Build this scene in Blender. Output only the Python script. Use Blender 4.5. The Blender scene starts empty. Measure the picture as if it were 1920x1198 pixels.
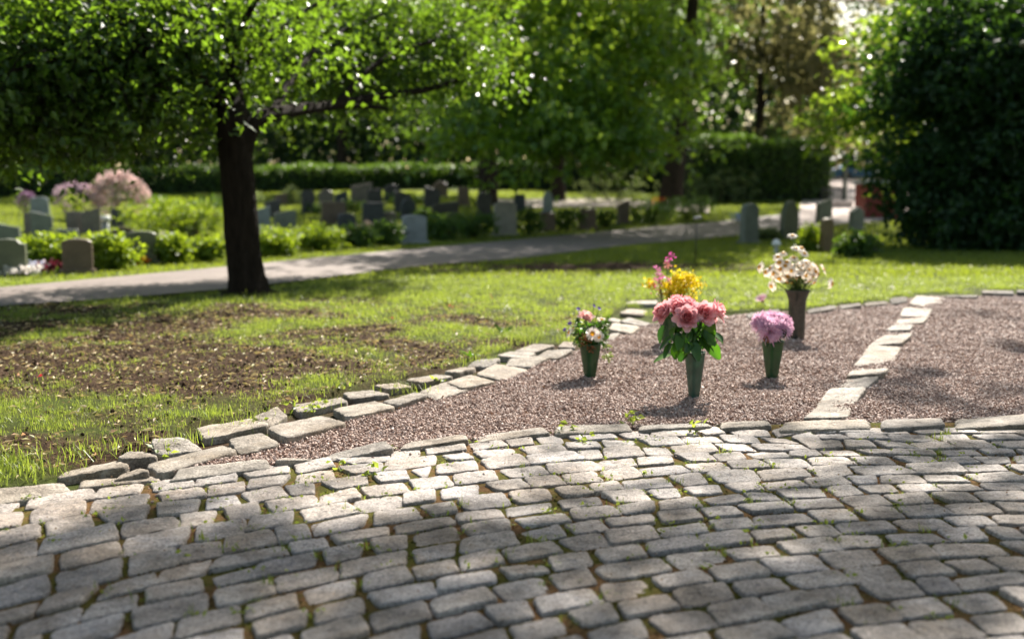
import bpy, math, random
import numpy as np
from mathutils import Vector

# ------------------------------------------------------------------ camera, world, sun, exposure
SC = bpy.context.scene
F = 1867.0; CAMH = 0.9; PITCH = math.atan((599 - 370) / F)
cam = bpy.data.cameras.new('camera'); camo = bpy.data.objects.new('camera', cam)
SC.collection.objects.link(camo); SC.camera = camo
cam.lens = 35; cam.sensor_width = 36; cam.clip_start = 0.05; cam.clip_end = 600
camo.location = (0, 0, CAMH); camo.rotation_euler = (math.pi / 2 - PITCH, 0, 0)
cam.dof.use_dof = True; cam.dof.focus_distance = 3.65; cam.dof.aperture_fstop = 1.7
SUN_AZ, SUN_EL = math.radians(21), math.radians(42)
W = bpy.data.worlds.new('World'); SC.world = W; W.use_nodes = True
sky = W.node_tree.nodes.new('ShaderNodeTexSky'); sky.sky_type = 'NISHITA'; sky.sun_disc = False
sky.sun_elevation = SUN_EL; sky.sun_rotation = SUN_AZ; sky.air_density = 1.2; sky.dust_density = 1.5
bg = W.node_tree.nodes['Background']; bg.inputs[1].default_value = 0.07
tint = W.node_tree.nodes.new('ShaderNodeMix'); tint.data_type = 'RGBA'; tint.blend_type = 'MULTIPLY'; tint.inputs[0].default_value = 1
tint.inputs[7].default_value = (1.0, 0.92, 0.785, 1); W.node_tree.links.new(sky.outputs[0], tint.inputs[6]); W.node_tree.links.new(tint.outputs[2], bg.inputs[0])
sl = bpy.data.lights.new('sun', 'SUN'); slo = bpy.data.objects.new('sun', sl); SC.collection.objects.link(slo)
sl.energy = 5.0; sl.angle = math.radians(0.53); sl.color = (1, 0.93, 0.845)
TOSUN = Vector((math.sin(SUN_AZ) * math.cos(SUN_EL), math.cos(SUN_AZ) * math.cos(SUN_EL), math.sin(SUN_EL)))
slo.rotation_euler = TOSUN.to_track_quat('Z', 'Y').to_euler(); slo.location = (5, 10, 15)
SC.view_settings.view_transform = 'Standard'; SC.view_settings.look = 'None'
SC.view_settings.exposure = 1.58; SC.view_settings.gamma = 1
SC.render.engine = 'CYCLES'
SC.cycles.max_bounces = 8; SC.cycles.diffuse_bounces = 4; SC.cycles.transmission_bounces = 5
SC.cycles.sample_clamp_indirect = 6; SC.cycles.caustics_reflective = False; SC.cycles.caustics_refractive = False
SC.cycles.use_denoising = True

# ------------------------------------------------------------------ geometry helpers
R = np.random.default_rng(7)

def g(y):
    y = np.asarray(y, float); t = np.clip(y - 20, 0, 42)
    return 0.052 * t * t / (t + 4.0)

def ray(u, v):
    a = (u - 960) / F; b = (599 - v) / F; c, s = math.cos(PITCH), math.sin(PITCH)
    return np.array([a, c + b * s, -s + b * c])

def at(u, v, y):
    d = ray(u, v); return np.array([0, 0, CAMH]) + d * (y / d[1])

def P(u, v, z=0.0):
    d = ray(u, v); lo, hi = 0.3, 200.0
    f = lambda y: CAMH + d[2] / d[1] * y - float(g(y)) - z
    if f(hi) > 0: return at(u, v, 70)
    for _ in range(60):
        m = (lo + hi) / 2
        if f(m) > 0: lo = m
        else: hi = m
    return at(u, v, lo)

def ppm(y): return F / y        # photo pixels per metre at depth y

class MB:
    def __init__(s): s.V = []; s.F = []; s.M = []; s.C = []; s.n = 0
    def add(s, V, Fs, m=0, col=None):
        V = np.asarray(V, float).reshape(-1, 3)
        for f in (Fs if isinstance(Fs, (list, tuple)) else [Fs]):
            f = np.asarray(f, int)
            if f.size: s.F.append(f + s.n); s.M.append(np.full(len(f), m))
        s.V.append(V); s.n += len(V)
        if col is not None:
            c = np.asarray(col, float)
            s.C.append(np.tile(c, (len(V), 1)) if c.ndim == 1 else c)
    def build(s, name, mats, parent=None, smooth=False):
        V = np.concatenate(s.V)
        loc = np.array(parent['_loc']) if parent is not None else np.zeros(3)
        V = V - loc
        me = bpy.data.meshes.new(name)
        me.vertices.add(len(V)); me.vertices.foreach_set('co', V.astype(np.float32).ravel())
        tot = np.concatenate([np.full(len(f), f.shape[1]) for f in s.F])
        idx = np.concatenate([f.ravel() for f in s.F])
        me.loops.add(len(idx)); me.loops.foreach_set('vertex_index', idx.astype(np.int32))
        me.polygons.add(len(tot))
        st = np.concatenate([[0], np.cumsum(tot)[:-1]])
        me.polygons.foreach_set('loop_start', st.astype(np.int32))
        me.polygons.foreach_set('loop_total', tot.astype(np.int32))
        me.polygons.foreach_set('material_index', np.concatenate(s.M).astype(np.int32))
        me.polygons.foreach_set('use_smooth', np.full(len(tot), smooth))
        for m in (mats if isinstance(mats, (list, tuple)) else [mats]): me.materials.append(m)
        if s.C and sum(len(c) for c in s.C) == len(V):
            c = np.concatenate(s.C); c = np.c_[c, np.ones(len(c))] if c.shape[1] == 3 else c
            ca = me.color_attributes.new('Col', 'FLOAT_COLOR', 'POINT'); ca.data.foreach_set('color', c.astype(np.float32).ravel())
        me.update(calc_edges=True); me.validate()
        o = bpy.data.objects.new(name, me); SC.collection.objects.link(o)
        if parent is not None: o.parent = parent
        return o

def thing(name, label, cat, loc, group=None):
    o = bpy.data.objects.new(name, None); SC.collection.objects.link(o)
    o.location = loc; o['_loc'] = [float(x) for x in loc]; o['label'] = label; o['category'] = cat
    o.empty_display_size = 0.1
    if group: o['group'] = group
    return o

def tag(o, label=None, cat=None, group=None, kind=None):
    if label: o['label'] = label
    if cat: o['category'] = cat
    if group: o['group'] = group
    if kind: o['kind'] = kind
    return o

def norm(a): return a / np.maximum(np.linalg.norm(a, axis=-1, keepdims=True), 1e-9)

def tube(pts, rad, seg=10, wob=0.0, rng=R, cap=True):
    pts = np.asarray(pts, float); rad = np.asarray(rad, float); n = len(pts)
    T = norm(np.gradient(pts, axis=0)); up = np.array([0, 0, 1.0]) if abs(T[0][2]) < .9 else np.array([1.0, 0, 0])
    V = []; ph = rng.uniform(0, 6.28, 4)
    a = np.linspace(0, 2 * np.pi, seg, endpoint=False)
    for i in range(n):
        x = norm(np.cross(up, T[i])); y = np.cross(T[i], x); up = y if abs(np.dot(up, T[i])) > .95 else up
        r = rad[i] * (1 + wob * (np.sin(3 * a + ph[0] + i * .3) + .6 * np.sin(5 * a + ph[1] - i * .5) + .5 * rng.normal(size=seg)))
        V.append(pts[i] + np.outer(np.cos(a) * r, x) + np.outer(np.sin(a) * r, y))
    V = np.concatenate(V); j = np.arange(seg); k = (j + 1) % seg
    Fq = np.concatenate([np.c_[i * seg + j, i * seg + k, (i + 1) * seg + k, (i + 1) * seg + j] for i in range(n - 1)])
    if not cap: return V, [Fq]
    V = np.vstack([V, pts[0], pts[-1]]); a0, a1 = n * seg, n * seg + 1
    tri = np.concatenate([np.c_[np.full(seg, a0), k, j], np.c_[np.full(seg, a1), (n - 1) * seg + j, (n - 1) * seg + k]])
    return V, [Fq, tri]

def smooth_path(pts, n):
    pts = np.asarray(pts, float); t = np.linspace(0, len(pts) - 1, n); out = []
    for x in t:
        i = min(int(x), len(pts) - 2); f = x - i
        p0, p1, p2, p3 = pts[max(i - 1, 0)], pts[i], pts[i + 1], pts[min(i + 2, len(pts) - 1)]
        out.append(.5 * (2 * p1 + (p2 - p0) * f + (2 * p0 - 5 * p1 + 4 * p2 - p3) * f * f + (3 * p1 - p0 - 3 * p2 + p3) * f ** 3))
    return np.array(out)

def box(c, s, rot=0.0):
    x, y, z = np.array(s) / 2
    v = np.array([[-x, -y, -z], [x, -y, -z], [x, y, -z], [-x, y, -z], [-x, -y, z], [x, -y, z], [x, y, z], [-x, y, z]])
    cr, sr = math.cos(rot), math.sin(rot)
    v = np.c_[v[:, 0] * cr - v[:, 1] * sr, v[:, 0] * sr + v[:, 1] * cr, v[:, 2]] + np.array(c)
    return v, [np.array([[0, 3, 2, 1], [4, 5, 6, 7], [0, 1, 5, 4], [1, 2, 6, 5], [2, 3, 7, 6], [3, 0, 4, 7]])]

def lathe(prof, seg=32, c=(0, 0, 0), ribs=0.0):
    a = np.linspace(0, 2 * np.pi, seg, endpoint=False); V = []
    for r, z in prof: V.append(np.c_[np.cos(a) * r, np.sin(a) * r, np.full(seg, z)])
    V = np.concatenate(V) + np.array(c); j = np.arange(seg); k = (j + 1) % seg
    Fq = np.concatenate([np.c_[i * seg + j, i * seg + k, (i + 1) * seg + k, (i + 1) * seg + j] for i in range(len(prof) - 1)])
    return V, [Fq]

LAT = R.random((64, 64))
def vnoise(x, y):
    x = np.asarray(x, float); y = np.asarray(y, float)
    xi = np.floor(x).astype(int); yi = np.floor(y).astype(int); fx = x - xi; fy = y - yi
    fx = fx * fx * (3 - 2 * fx); fy = fy * fy * (3 - 2 * fy)
    L = lambda i, j: LAT[i % 64, j % 64]
    return (L(xi, yi) * (1 - fx) + L(xi + 1, yi) * fx) * (1 - fy) + (L(xi, yi + 1) * (1 - fx) + L(xi + 1, yi + 1) * fx) * fy
def fbm(x, y, o=4): return sum(vnoise(x * 2 ** k + 17.3 * k, y * 2 ** k + 9.1 * k) * .5 ** k for k in range(o)) / sum(.5 ** k for k in range(o))

def inpoly(x, y, poly):
    x = np.asarray(x); y = np.asarray(y); r = np.zeros(x.shape, bool); n = len(poly)
    for i in range(n):
        x0, y0 = poly[i][:2]; x1, y1 = poly[(i + 1) % n][:2]
        if y0 == y1: continue
        c = ((y0 > y) != (y1 > y)) & (x < (x1 - x0) * (y - y0) / (y1 - y0) + x0); r ^= c
    return r

# ------------------------------------------------------------------ materials
def mat(name):
    m = bpy.data.materials.new(name); m.use_nodes = True; nt = m.node_tree
    return m, nt, nt.nodes['Principled BSDF'], nt.links
def N(nt, t, **kw):
    n = nt.nodes.new('ShaderNode' + t)
    for k, v in kw.items():
        if k in n.inputs: n.inputs[k].default_value = v
        else: setattr(n, k, v)
    return n
def ramp(nt, stops, fac, interp='LINEAR'):
    r = nt.nodes.new('ShaderNodeValToRGB'); r.color_ramp.interpolation = interp
    e = r.color_ramp.elements
    while len(e) < len(stops): e.new(.5)
    for i, (p, c) in enumerate(stops): e[i].position = p; e[i].color = (*c, 1)
    nt.links.new(fac, r.inputs[0]); return r.outputs[0]
def mix(nt, a, b, fac, blend='MIX'):
    n = nt.nodes.new('ShaderNodeMix'); n.data_type = 'RGBA'; n.blend_type = blend
    for sock, v in ((n.inputs[0], fac), (n.inputs[6], a), (n.inputs[7], b)):
        if isinstance(v, (int, float)): sock.default_value = v
        elif isinstance(v, tuple): sock.default_value = (*v, 1)
        else: nt.links.new(v, sock)
    return n.outputs[2]
def noise(nt, scale, detail=5, rough=.6, vec=None):
    n = N(nt, 'TexNoise', Scale=scale, Detail=detail, Roughness=rough)
    if vec is not None: nt.links.new(vec, n.inputs['Vector'])
    return n.outputs[0]
def objco(nt): return nt.nodes.new('ShaderNodeTexCoord').outputs['Object']
def bump(nt, b, h, strength, dist):
    n = N(nt, 'Bump', Strength=strength, Distance=dist); nt.links.new(h, n.inputs['Height']); nt.links.new(n.outputs[0], b.inputs['Normal'])

def leafmat(name, cols, trans, rough=.38, tfac=.45, spec=.5, vcol=False):
    m, nt, b, L = mat(name)
    if vcol:
        c = N(nt, 'VertexColor', layer_name='Col').outputs[0]; tc = mix(nt, c, c, 1.0)
        tc = mix(nt, c, (1.0, .9, .87), 1.0, 'MULTIPLY') if trans is None else mix(nt, c, trans, 1.0, 'MULTIPLY')
    else:
        rnd = N(nt, 'NewGeometry').outputs['Random Per Island']
        c = ramp(nt, [(i / (len(cols) - 1), x) for i, x in enumerate(cols)], rnd)
        tc = ramp(nt, [(0, tuple(v * .75 for v in trans)), (1, tuple(min(1, v * 1.25) for v in trans))], rnd)
    L.new(c, b.inputs['Base Color']); b.inputs['Roughness'].default_value = rough
    b.inputs['Specular IOR Level'].default_value = spec
    t = N(nt, 'BsdfTranslucent'); L.new(tc, t.inputs[0])
    s = N(nt, 'MixShader'); s.inputs[0].default_value = tfac
    L.new(b.outputs[0], s.inputs[1]); L.new(t.outputs[0], s.inputs[2])
    L.new(s.outputs[0], nt.nodes['Material Output'].inputs[0]); return m

M = {}
M['leaf_main'] = leafmat('leaf_main', [(.012, .034, .009), (.022, .055, .012), (.035, .075, .015)], (.23, .40, .02), .40, .40, .45)
M['leaf_bright'] = leafmat('leaf_bright', [(.035, .10, .014), (.06, .14, .02), (.09, .17, .02)], (.38, .54, .035), .32, .47, .6)
M['leaf_dark'] = leafmat('leaf_dark', [(.008, .028, .010), (.013, .042, .013), (.02, .055, .013)], (.09, .20, .015), .45, .3, .3)
M['leaf_mid'] = leafmat('leaf_mid', [(.025, .06, .015), (.045, .09, .02), (.07, .12, .025)], (.20, .34, .03), .45, .4)
M['leaf_olive'] = leafmat('leaf_olive', [(.07, .075, .03), (.11, .105, .045), (.14, .115, .06)], (.38, .36, .13), .45, .42)
M['leaf_wood'] = leafmat('leaf_wood', [(.015, .035, .014), (.025, .05, .02), (.04, .07, .025)], (.10, .18, .03), .6, .3)
M['leaf_hedge'] = leafmat('leaf_hedge', [(.02, .06, .012), (.04, .09, .015), (.06, .12, .02)], (.18, .32, .02), .45, .35)
M['leaf_lime'] = leafmat('leaf_lime', [(.08, .15, .015), (.12, .20, .02), (.15, .22, .02)], (.38, .50, .02), .5, .45)
M['leaf_pale'] = leafmat('leaf_pale', [(.09, .13, .05), (.12, .16, .07), (.10, .15, .05)], (.28, .36, .10), .5, .4)
M['grass'] = leafmat('grass', [(.05, .10, .014), (.09, .15, .02), (.14, .19, .03), (.22, .22, .07)], (.36, .45, .05), .42, .5)
M['grass_far'] = leafmat('grass_far', [(.06, .11, .014), (.09, .14, .018), (.13, .17, .03)], (.34, .42, .03), .5, .45)
M['petal'] = leafmat('petal', None, None, .5, .42, .3, vcol=True)
M['flora'] = leafmat('flora', None, (1.3, 1.5, .5), .38, .38, .4, vcol=True)
M['litter'] = leafmat('litter', [(.40, .27, .12), (.62, .50, .26), (.22, .11, .05), (.74, .68, .46), (.34, .36, .09), (.13, .065, .03), (.44, .22, .09), (.66, .56, .32)], (.44, .34, .14), .6, .25)
M['scales'] = leafmat('scales', [(.22, .09, .025), (.30, .14, .04), (.16, .07, .025), (.34, .22, .07)], (.20, .10, .03), .6, .15)
M['twig'] = leafmat('twig', [(.05, .035, .02), (.12, .08, .05)], (.02, .01, .01), .8, .02)

def granite(name, c0, c1, c2, lichen=.5, bscale=1.0, rough=.62):
    m, nt, b, L = mat(name); co = objco(nt)
    geo = N(nt, 'NewGeometry'); oi = N(nt, 'ObjectInfo'); isl = geo.outputs['Random Per Island']
    base = ramp(nt, [(.36, c0), (.5, c1), (.62, c2)], noise(nt, 130, 5, .8, co))
    pat = noise(nt, 9, 6, .65, co)
    k = ramp(nt, [(.36, (.58, .56, .53)), (.52, (1, .99, .97)), (.66, (1.18, 1.15, 1.1))], pat)
    base = mix(nt, base, k, 1.0, 'MULTIPLY')
    add = N(nt, 'Math', operation='ADD'); L.new(isl, add.inputs[0]); L.new(oi.outputs['Random'], add.inputs[1])
    fr = N(nt, 'Math', operation='FRACT'); L.new(add.outputs[0], fr.inputs[0])
    stain = ramp(nt, [(.46, (1, 1, 1)), (.60, (.70, .65, .58))], noise(nt, 2.6, 6, .7, co)); base = mix(nt, base, stain, 1.0, 'MULTIPLY')
    per = ramp(nt, [(0, (.62, .62, .64)), (.25, (1.0, .98, .95)), (.45, (.78, .75, .72)), (.6, (1.2, 1.14, 1.06)), (.8, (.9, .84, .78)), (1, (1.08, 1.08, 1.1))], fr.outputs[0])
    base = mix(nt, base, per, 1.0, 'MULTIPLY')
    lf = ramp(nt, [(.60, (0, 0, 0)), (.68, (lichen,) * 3)], noise(nt, 17, 3, .6, co))
    base = mix(nt, base, (.48, .44, .38), lf)
    L.new(base, b.inputs['Base Color']); b.inputs['Roughness'].default_value = rough; b.inputs['Specular IOR Level'].default_value = .32
    h = mix(nt, noise(nt, 34, 7, .72, co), noise(nt, 220, 3, .7, co), .35)
    bump(nt, b, h, 1.0, .014 * bscale); return m
M['cobble'] = granite('cobble', (.15, .143, .14), (.365, .338, .318), (.54, .505, .475), .12, 1.0, .55)
M['edging'] = granite('edging', (.18, .162, .14), (.325, .298, .258), (.47, .435, .38), .5, 1.4, .7)

M['edging_dark'] = granite('edging_dark', (.10, .092, .08), (.18, .165, .145), (.28, .26, .23), .2, 1.4, .8)
def stonemat(name, c, rough=.5):
    m, nt, b, L = mat(name); co = objco(nt)
    k = ramp(nt, [(.3, tuple(x * .7 for x in c)), (.7, tuple(x * 1.25 for x in c))], noise(nt, 6, 6, .7, co))
    L.new(k, b.inputs['Base Color']); b.inputs['Roughness'].default_value = rough
    bump(nt, b, noise(nt, 25, 5, .7, co), .4, .01); return m
def plain(name, c, rough=.5, metal=0.0, var=.15, sc=8):
    m, nt, b, L = mat(name); co = objco(nt)
    k = ramp(nt, [(.3, tuple(x * (1 - var) for x in c)), (.7, tuple(min(1, x * (1 + var)) for x in c))], noise(nt, sc, 4, .6, co))
    L.new(k, b.inputs['Base Color']); b.inputs['Roughness'].default_value = rough; b.inputs['Metallic'].default_value = metal; return m

def barkmat(name, c):
    m, nt, b, L = mat(name); co = objco(nt)
    mp = N(nt, 'Mapping'); mp.inputs['Scale'].default_value = (1, 1, .22); L.new(co, mp.inputs[0])
    n1 = noise(nt, 22, 7, .7, mp.outputs[0])
    L.new(ramp(nt, [(.3, tuple(x * .35 for x in c)), (.55, c), (.75, tuple(x * 1.7 for x in c))], n1), b.inputs['Base Color'])
    b.inputs['Roughness'].default_value = .95; b.inputs['Specular IOR Level'].default_value = .12; bump(nt, b, n1, 1.0, .08); return m
M['bark'] = barkmat('bark', (.026, .019, .014)); M['bark2'] = barkmat('bark2', (.045, .035, .026))

m, nt, b, L = mat('soil'); co = objco(nt); M['soil'] = m
dirt = ramp(nt, [(.3, (.016, .010, .006)), (.5, (.055, .034, .02)), (.7, (.13, .083, .048))], noise(nt, 45, 7, .75, co))
grn = ramp(nt, [(.3, (.035, .045, .012)), (.7, (.09, .11, .025))], noise(nt, 30, 5, .7, co))
vc = N(nt, 'VertexColor', layer_name='Col').outputs[0]
L.new(mix(nt, dirt, grn, vc), b.inputs['Base Color']); b.inputs['Specular IOR Level'].default_value = .06; b.inputs['Roughness'].default_value = .9
bump(nt, b, noise(nt, 60, 6, .75, co), 1.0, .02)

m, nt, b, L = mat('joint'); co = objco(nt); M['joint'] = m
sand = ramp(nt, [(.3, (.06, .032, .015)), (.5, (.17, .095, .042)), (.7, (.32, .19, .085))], noise(nt, 120, 5, .8, co))
moss = ramp(nt, [(.3, (.05, .055, .012)), (.7, (.14, .13, .025))], noise(nt, 90, 4, .7, co))
L.new(mix(nt, sand, moss, ramp(nt, [(.42, (0, 0, 0)), (.56, (1, 1, 1))], noise(nt, 5.5, 5, .65, co))), b.inputs['Base Color'])
b.inputs['Specular IOR Level'].default_value = .06; b.inputs['Roughness'].default_value = .95; bump(nt, b, noise(nt, 160, 4, .8, co), 1.0, .012)

m, nt, b, L = mat('gravelbase'); M['gravelbase'] = m; co = objco(nt)
L.new(ramp(nt, [(.3, (.05, .04, .038)), (.7, (.16, .125, .115))], noise(nt, 150, 4, .8, co)), b.inputs['Base Color']); b.inputs['Roughness'].default_value = .95; b.inputs['Specular IOR Level'].default_value = .05
m, nt, b, L = mat('pebble'); M['pebble'] = m; co = objco(nt)
rnd = N(nt, 'NewGeometry').outputs['Random Per Island']
c = ramp(nt, [(0, (.13, .068, .05)), (.25, (.34, .225, .17)), (.5, (.46, .32, .25)), (.7, (.28, .21, .175)), (.9, (.55, .42, .345)), (1, (.68, .57, .50))], rnd)
c = mix(nt, c, ramp(nt, [(.3, (.7, .7, .7)), (.7, (1.2, 1.2, 1.2))], noise(nt, 300, 3, .7, co)), 1.0, 'MULTIPLY')
L.new(c, b.inputs['Base Color']); b.inputs['Roughness'].default_value = .6; b.inputs['Specular IOR Level'].default_value = .3
bump(nt, b, noise(nt, 400, 3, .7, co), .5, .003)

m, nt, b, L = mat('asphalt'); M['asphalt'] = m; co = objco(nt)
c = ramp(nt, [(.3, (.115, .09, .075)), (.7, (.22, .178, .152))], noise(nt, 60, 5, .8, co))
c = mix(nt, c, ramp(nt, [(.35, (.8, .8, .8)), (.65, (1.1, 1.1, 1.1))], noise(nt, 1.2, 4, .6, co)), 1.0, 'MULTIPLY')
L.new(c, b.inputs['Base Color']); b.inputs['Roughness'].default_value = .75; bump(nt, b, noise(nt, 140, 4, .8, co), .6, .006)
m, nt, b, L = mat('forecourt'); M['forecourt'] = m; co = objco(nt)
L.new(ramp(nt, [(.3, (.34, .27, .24)), (.7, (.48, .40, .36))], noise(nt, 20, 5, .8, co)), b.inputs['Base Color']); b.inputs['Roughness'].default_value = .9

def plastic(name, c, tc, rough=.33, tfac=.3):
    m, nt, b, L = mat(name); co = objco(nt)
    k = ramp(nt, [(.3, tuple(x * .75 for x in c)), (.7, tuple(x * 1.3 for x in c))], noise(nt, 30, 5, .7, co))
    dust = ramp(nt, [(.55, (0, 0, 0)), (.8, (.35,) * 3)], noise(nt, 90, 5, .8, co))
    L.new(mix(nt, k, (.22, .22, .18), dust), b.inputs['Base Color']); b.inputs['Roughness'].default_value = rough
    t = N(nt, 'BsdfTranslucent'); t.inputs[0].default_value = (*tc, 1)
    s = N(nt, 'MixShader'); s.inputs[0].default_value = tfac
    L.new(b.outputs[0], s.inputs[1]); L.new(t.outputs[0], s.inputs[2]); L.new(s.outputs[0], nt.nodes['Material Output'].inputs[0]); return m
M['plastic_green'] = plastic('plastic_green', (.022, .075, .030), (.06, .20, .06))
M['plastic_teal'] = plastic('plastic_teal', (.045, .10, .075), (.10, .24, .16))
M['plastic_dark'] = plastic('plastic_dark', (.027, .031, .028), (.06, .06, .05), .25, .12)

# ------------------------------------------------------------------ layout of the ground regions
CX, CY, RK = 1.652, -0.930, 4.90          # centre and outer radius of the paving arcs
GPX = [(300, 893), (447, 853), (535, 826), (650, 792), (745, 765), (800, 748), (880, 731), (928, 718), (990, 693), (1031, 675), (1079, 660), (1110, 648),
       (1148, 635), (1161, 627), (1200, 613), (1240, 605), (1300, 597), (1380, 590), (1513, 585), (1570, 576), (1660, 567), (1700, 560), (1770, 556), (1840, 552), (1920, 549), (2100, 546)]
GPOLY = [P(*q)[:2] for q in GPX]
GPOLY = GPOLY + [np.array([6.5, 7.5]), np.array([6.5, 2.0])] + [np.array([CX + RK * math.cos(a), CY + RK * math.sin(a)]) for a in np.linspace(.75, 2.3, 40) if CX + RK * math.cos(a) > P(300, 893)[0]]
LROW = [P(*q)[:2] for q in [(-60, 935), (100, 880), (214, 858), (282, 836), (355, 802), (470, 775), (545, 756), (640, 736), (700, 719), (757, 708), (833, 692), (880, 676), (963, 650), (1010, 634), (1075, 622), (1135, 602), (1155, 585), (1172, 566), (1240, 561)]]
# lawn starts on the far side of this outline; inside it lie the stones, the gravel and the paving
HARD = LROW + [P(*q)[:2] for q in [(1300, 590), (1380, 585), (1513, 580), (1570, 571), (1660, 562), (1700, 553), (1770, 549), (1840, 545), (1920, 543), (2100, 541)]] + [np.array([7.5, 8.2]), np.array([12, 2]), np.array([12, -9]), np.array([-6, -9]), np.array([-6.0, .2])]
NEAR = [(-700, 640), (-300, 607), (0, 580), (200, 566), (430, 546), (600, 526), (810, 500), (977, 487), (1199, 460), (1380, 444), (1500, 431), (1560, 424), (1680, 416)]
FARE = [(-700, 606), (-300, 573), (0, 544), (200, 525), (400, 506), (560, 490), (727, 474), (977, 451), (1199, 430), (1340, 418), (1430, 408), (1500, 396), (1545, 362)]
PATHP = [P(*q) for q in NEAR] + [P(*q) for q in FARE[::-1]]
COURT = [P(*q) for q in [(1500, 432), (1560, 424), (1660, 415), (1760, 408), (1900, 400), (1900, 352), (1760, 347), (1545, 346), (1545, 362), (1500, 396)]]

def ribbon(near, far, n, dz, nx=5):
    A = smooth_path([P(*q) for q in near], n); B = smooth_path([P(*q) for q in far], n); V = []
    for i in range(n):
        for j in range(nx):
            p = A[i] + (B[i] - A[i]) * j / (nx - 1); V.append((p[0], p[1], float(g(p[1])) + dz))
    i, j = np.meshgrid(np.arange(n - 1), np.arange(nx - 1), indexing='ij'); a = (i * nx + j).ravel()
    return np.array(V), [np.c_[a, a + nx, a + nx + 1, a + 1]]

def soilness(x, y):
    """0 = full turf, 1 = bare earth"""
    def ell(cu, cv, rx, ry):
        c = P(cu, cv); return np.clip(1.35 - np.hypot((x - c[0]) / rx, (y - c[1]) / ry), 0, 1)
    s = np.maximum.reduce([1.0 * ell(280, 690, 2.1, 1.1), .85 * ell(60, 630, 1.5, 1.3), .75 * ell(200, 588, 2.6, .7), .8 * ell(560, 690, .9, .6), .55 * ell(930, 600, .6, .5),
                           1.0 * ell(1120, 502, 2.6, .95), .4 * ell(700, 575, 1.2, .6), .7 * ell(200, 850, .7, .22), .6 * ell(420, 640, 1.2, .7)])
    n = fbm(x * 2.3 + 5, y * 2.3, 4)
    return np.clip(s * 1.15 + (n - .5) * 1.7 * (s > .02) + (n - .53) * 1.5 * (y < 9), 0, 1)

# ------------------------------------------------------------------ ground sheet
gx = np.concatenate([-np.geomspace(160, 3.4, 60)[:-1], np.arange(-3.4, 3.0, .022), np.geomspace(3.0, 160, 60)])
gy = np.concatenate([np.linspace(-12, 2.4, 14)[:-1], np.arange(2.4, 8.6, .022), np.geomspace(8.6, 260, 90)])
X, Y = np.meshgrid(gx, gy); xs, ys = X.ravel(), Y.ravel()
hard = inpoly(xs, ys, HARD); so = soilness(xs, ys)
def gz(x, y, s): return g(y) + .006 + np.where(y < 14, (fbm(x * 9, y * 9, 4) - .5) * (.012 + .05 * s) + (fbm(x * 1.1, y * 1.1, 2) - .5) * .02, 0)
Z = gz(xs, ys, so)
Z = np.where(hard, -.014, Z)
mb = MB(); nx = len(gx); i, j = np.meshgrid(np.arange(len(gy) - 1), np.arange(nx - 1), indexing='ij'); a = (i * nx + j).ravel()
gc = np.clip(1 - so * 1.25, 0, 1); mb.add(np.c_[xs, ys, Z], np.c_[a, a + 1, a + nx + 1, a + nx], 0, np.c_[gc, gc, gc])
tag(mb.build('ground', M['soil'], smooth=True), kind='structure')
mb = MB(); mb.add(*ribbon(NEAR, FARE, 60, .028)); tag(mb.build('path', M['asphalt'], smooth=True), kind='structure')
mb = MB(); V, Fs = ribbon([(1500, 433), (1560, 425), (1660, 416), (1760, 410), (1900, 402)], [(1500, 385), (1547, 345), (1640, 345), (1760, 345), (1900, 345)], 24, .05); mb.add(V, Fs)
V, Fs = ribbon([(930, 392), (1060, 391), (1180, 391), (1330, 402)], [(930, 376), (1060, 375), (1180, 376), (1330, 389)], 16, .05); mb.add(V, Fs)
tag(mb.build('forecourt', M['forecourt'], smooth=True), kind='structure')

# ------------------------------------------------------------------ cobbles and edging stones
phi = (1 + 5 ** .5) / 2
ICO = norm(np.array([[-1, phi, 0], [1, phi, 0], [-1, -phi, 0], [1, -phi, 0], [0, -1, phi], [0, 1, phi], [0, -1, -phi], [0, 1, -phi], [phi, 0, -1], [phi, 0, 1], [-phi, 0, -1], [-phi, 0, 1]]))
ICF = np.array([[0, 11, 5], [0, 5, 1], [0, 1, 7], [0, 7, 10], [0, 10, 11], [1, 5, 9], [5, 11, 4], [11, 10, 2], [10, 7, 6], [7, 1, 8], [3, 9, 4], [3, 4, 2], [3, 2, 6], [3, 6, 8], [3, 8, 9], [4, 9, 5], [2, 4, 11], [6, 2, 10], [8, 6, 7], [9, 8, 1]])
def rocks(pos, size, rng, flat=.6):
    n = len(pos); A = rng.normal(size=(n, 3)); A = norm(A); B = norm(np.cross(A, norm(rng.normal(size=(n, 3))))); C = np.cross(A, B)
    s = size[:, None] * np.stack([rng.uniform(.75, 1.3, n), rng.uniform(.6, 1.0, n), rng.uniform(.4, .8, n)], 1)
    T = ICO[None] * (1 + rng.normal(size=(n, 12, 1)) * .16)
    V = pos[:, None, :] + T[..., 0:1] * (A * s[:, 0:1])[:, None] + T[..., 1:2] * (B * s[:, 1:2])[:, None] + T[..., 2:3] * (C * s[:, 2:3])[:, None]
    Fs = (ICF[None] + (np.arange(n) * 12)[:, None, None]).reshape(-1, 3)
    return V.reshape(-1, 3), Fs
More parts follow.
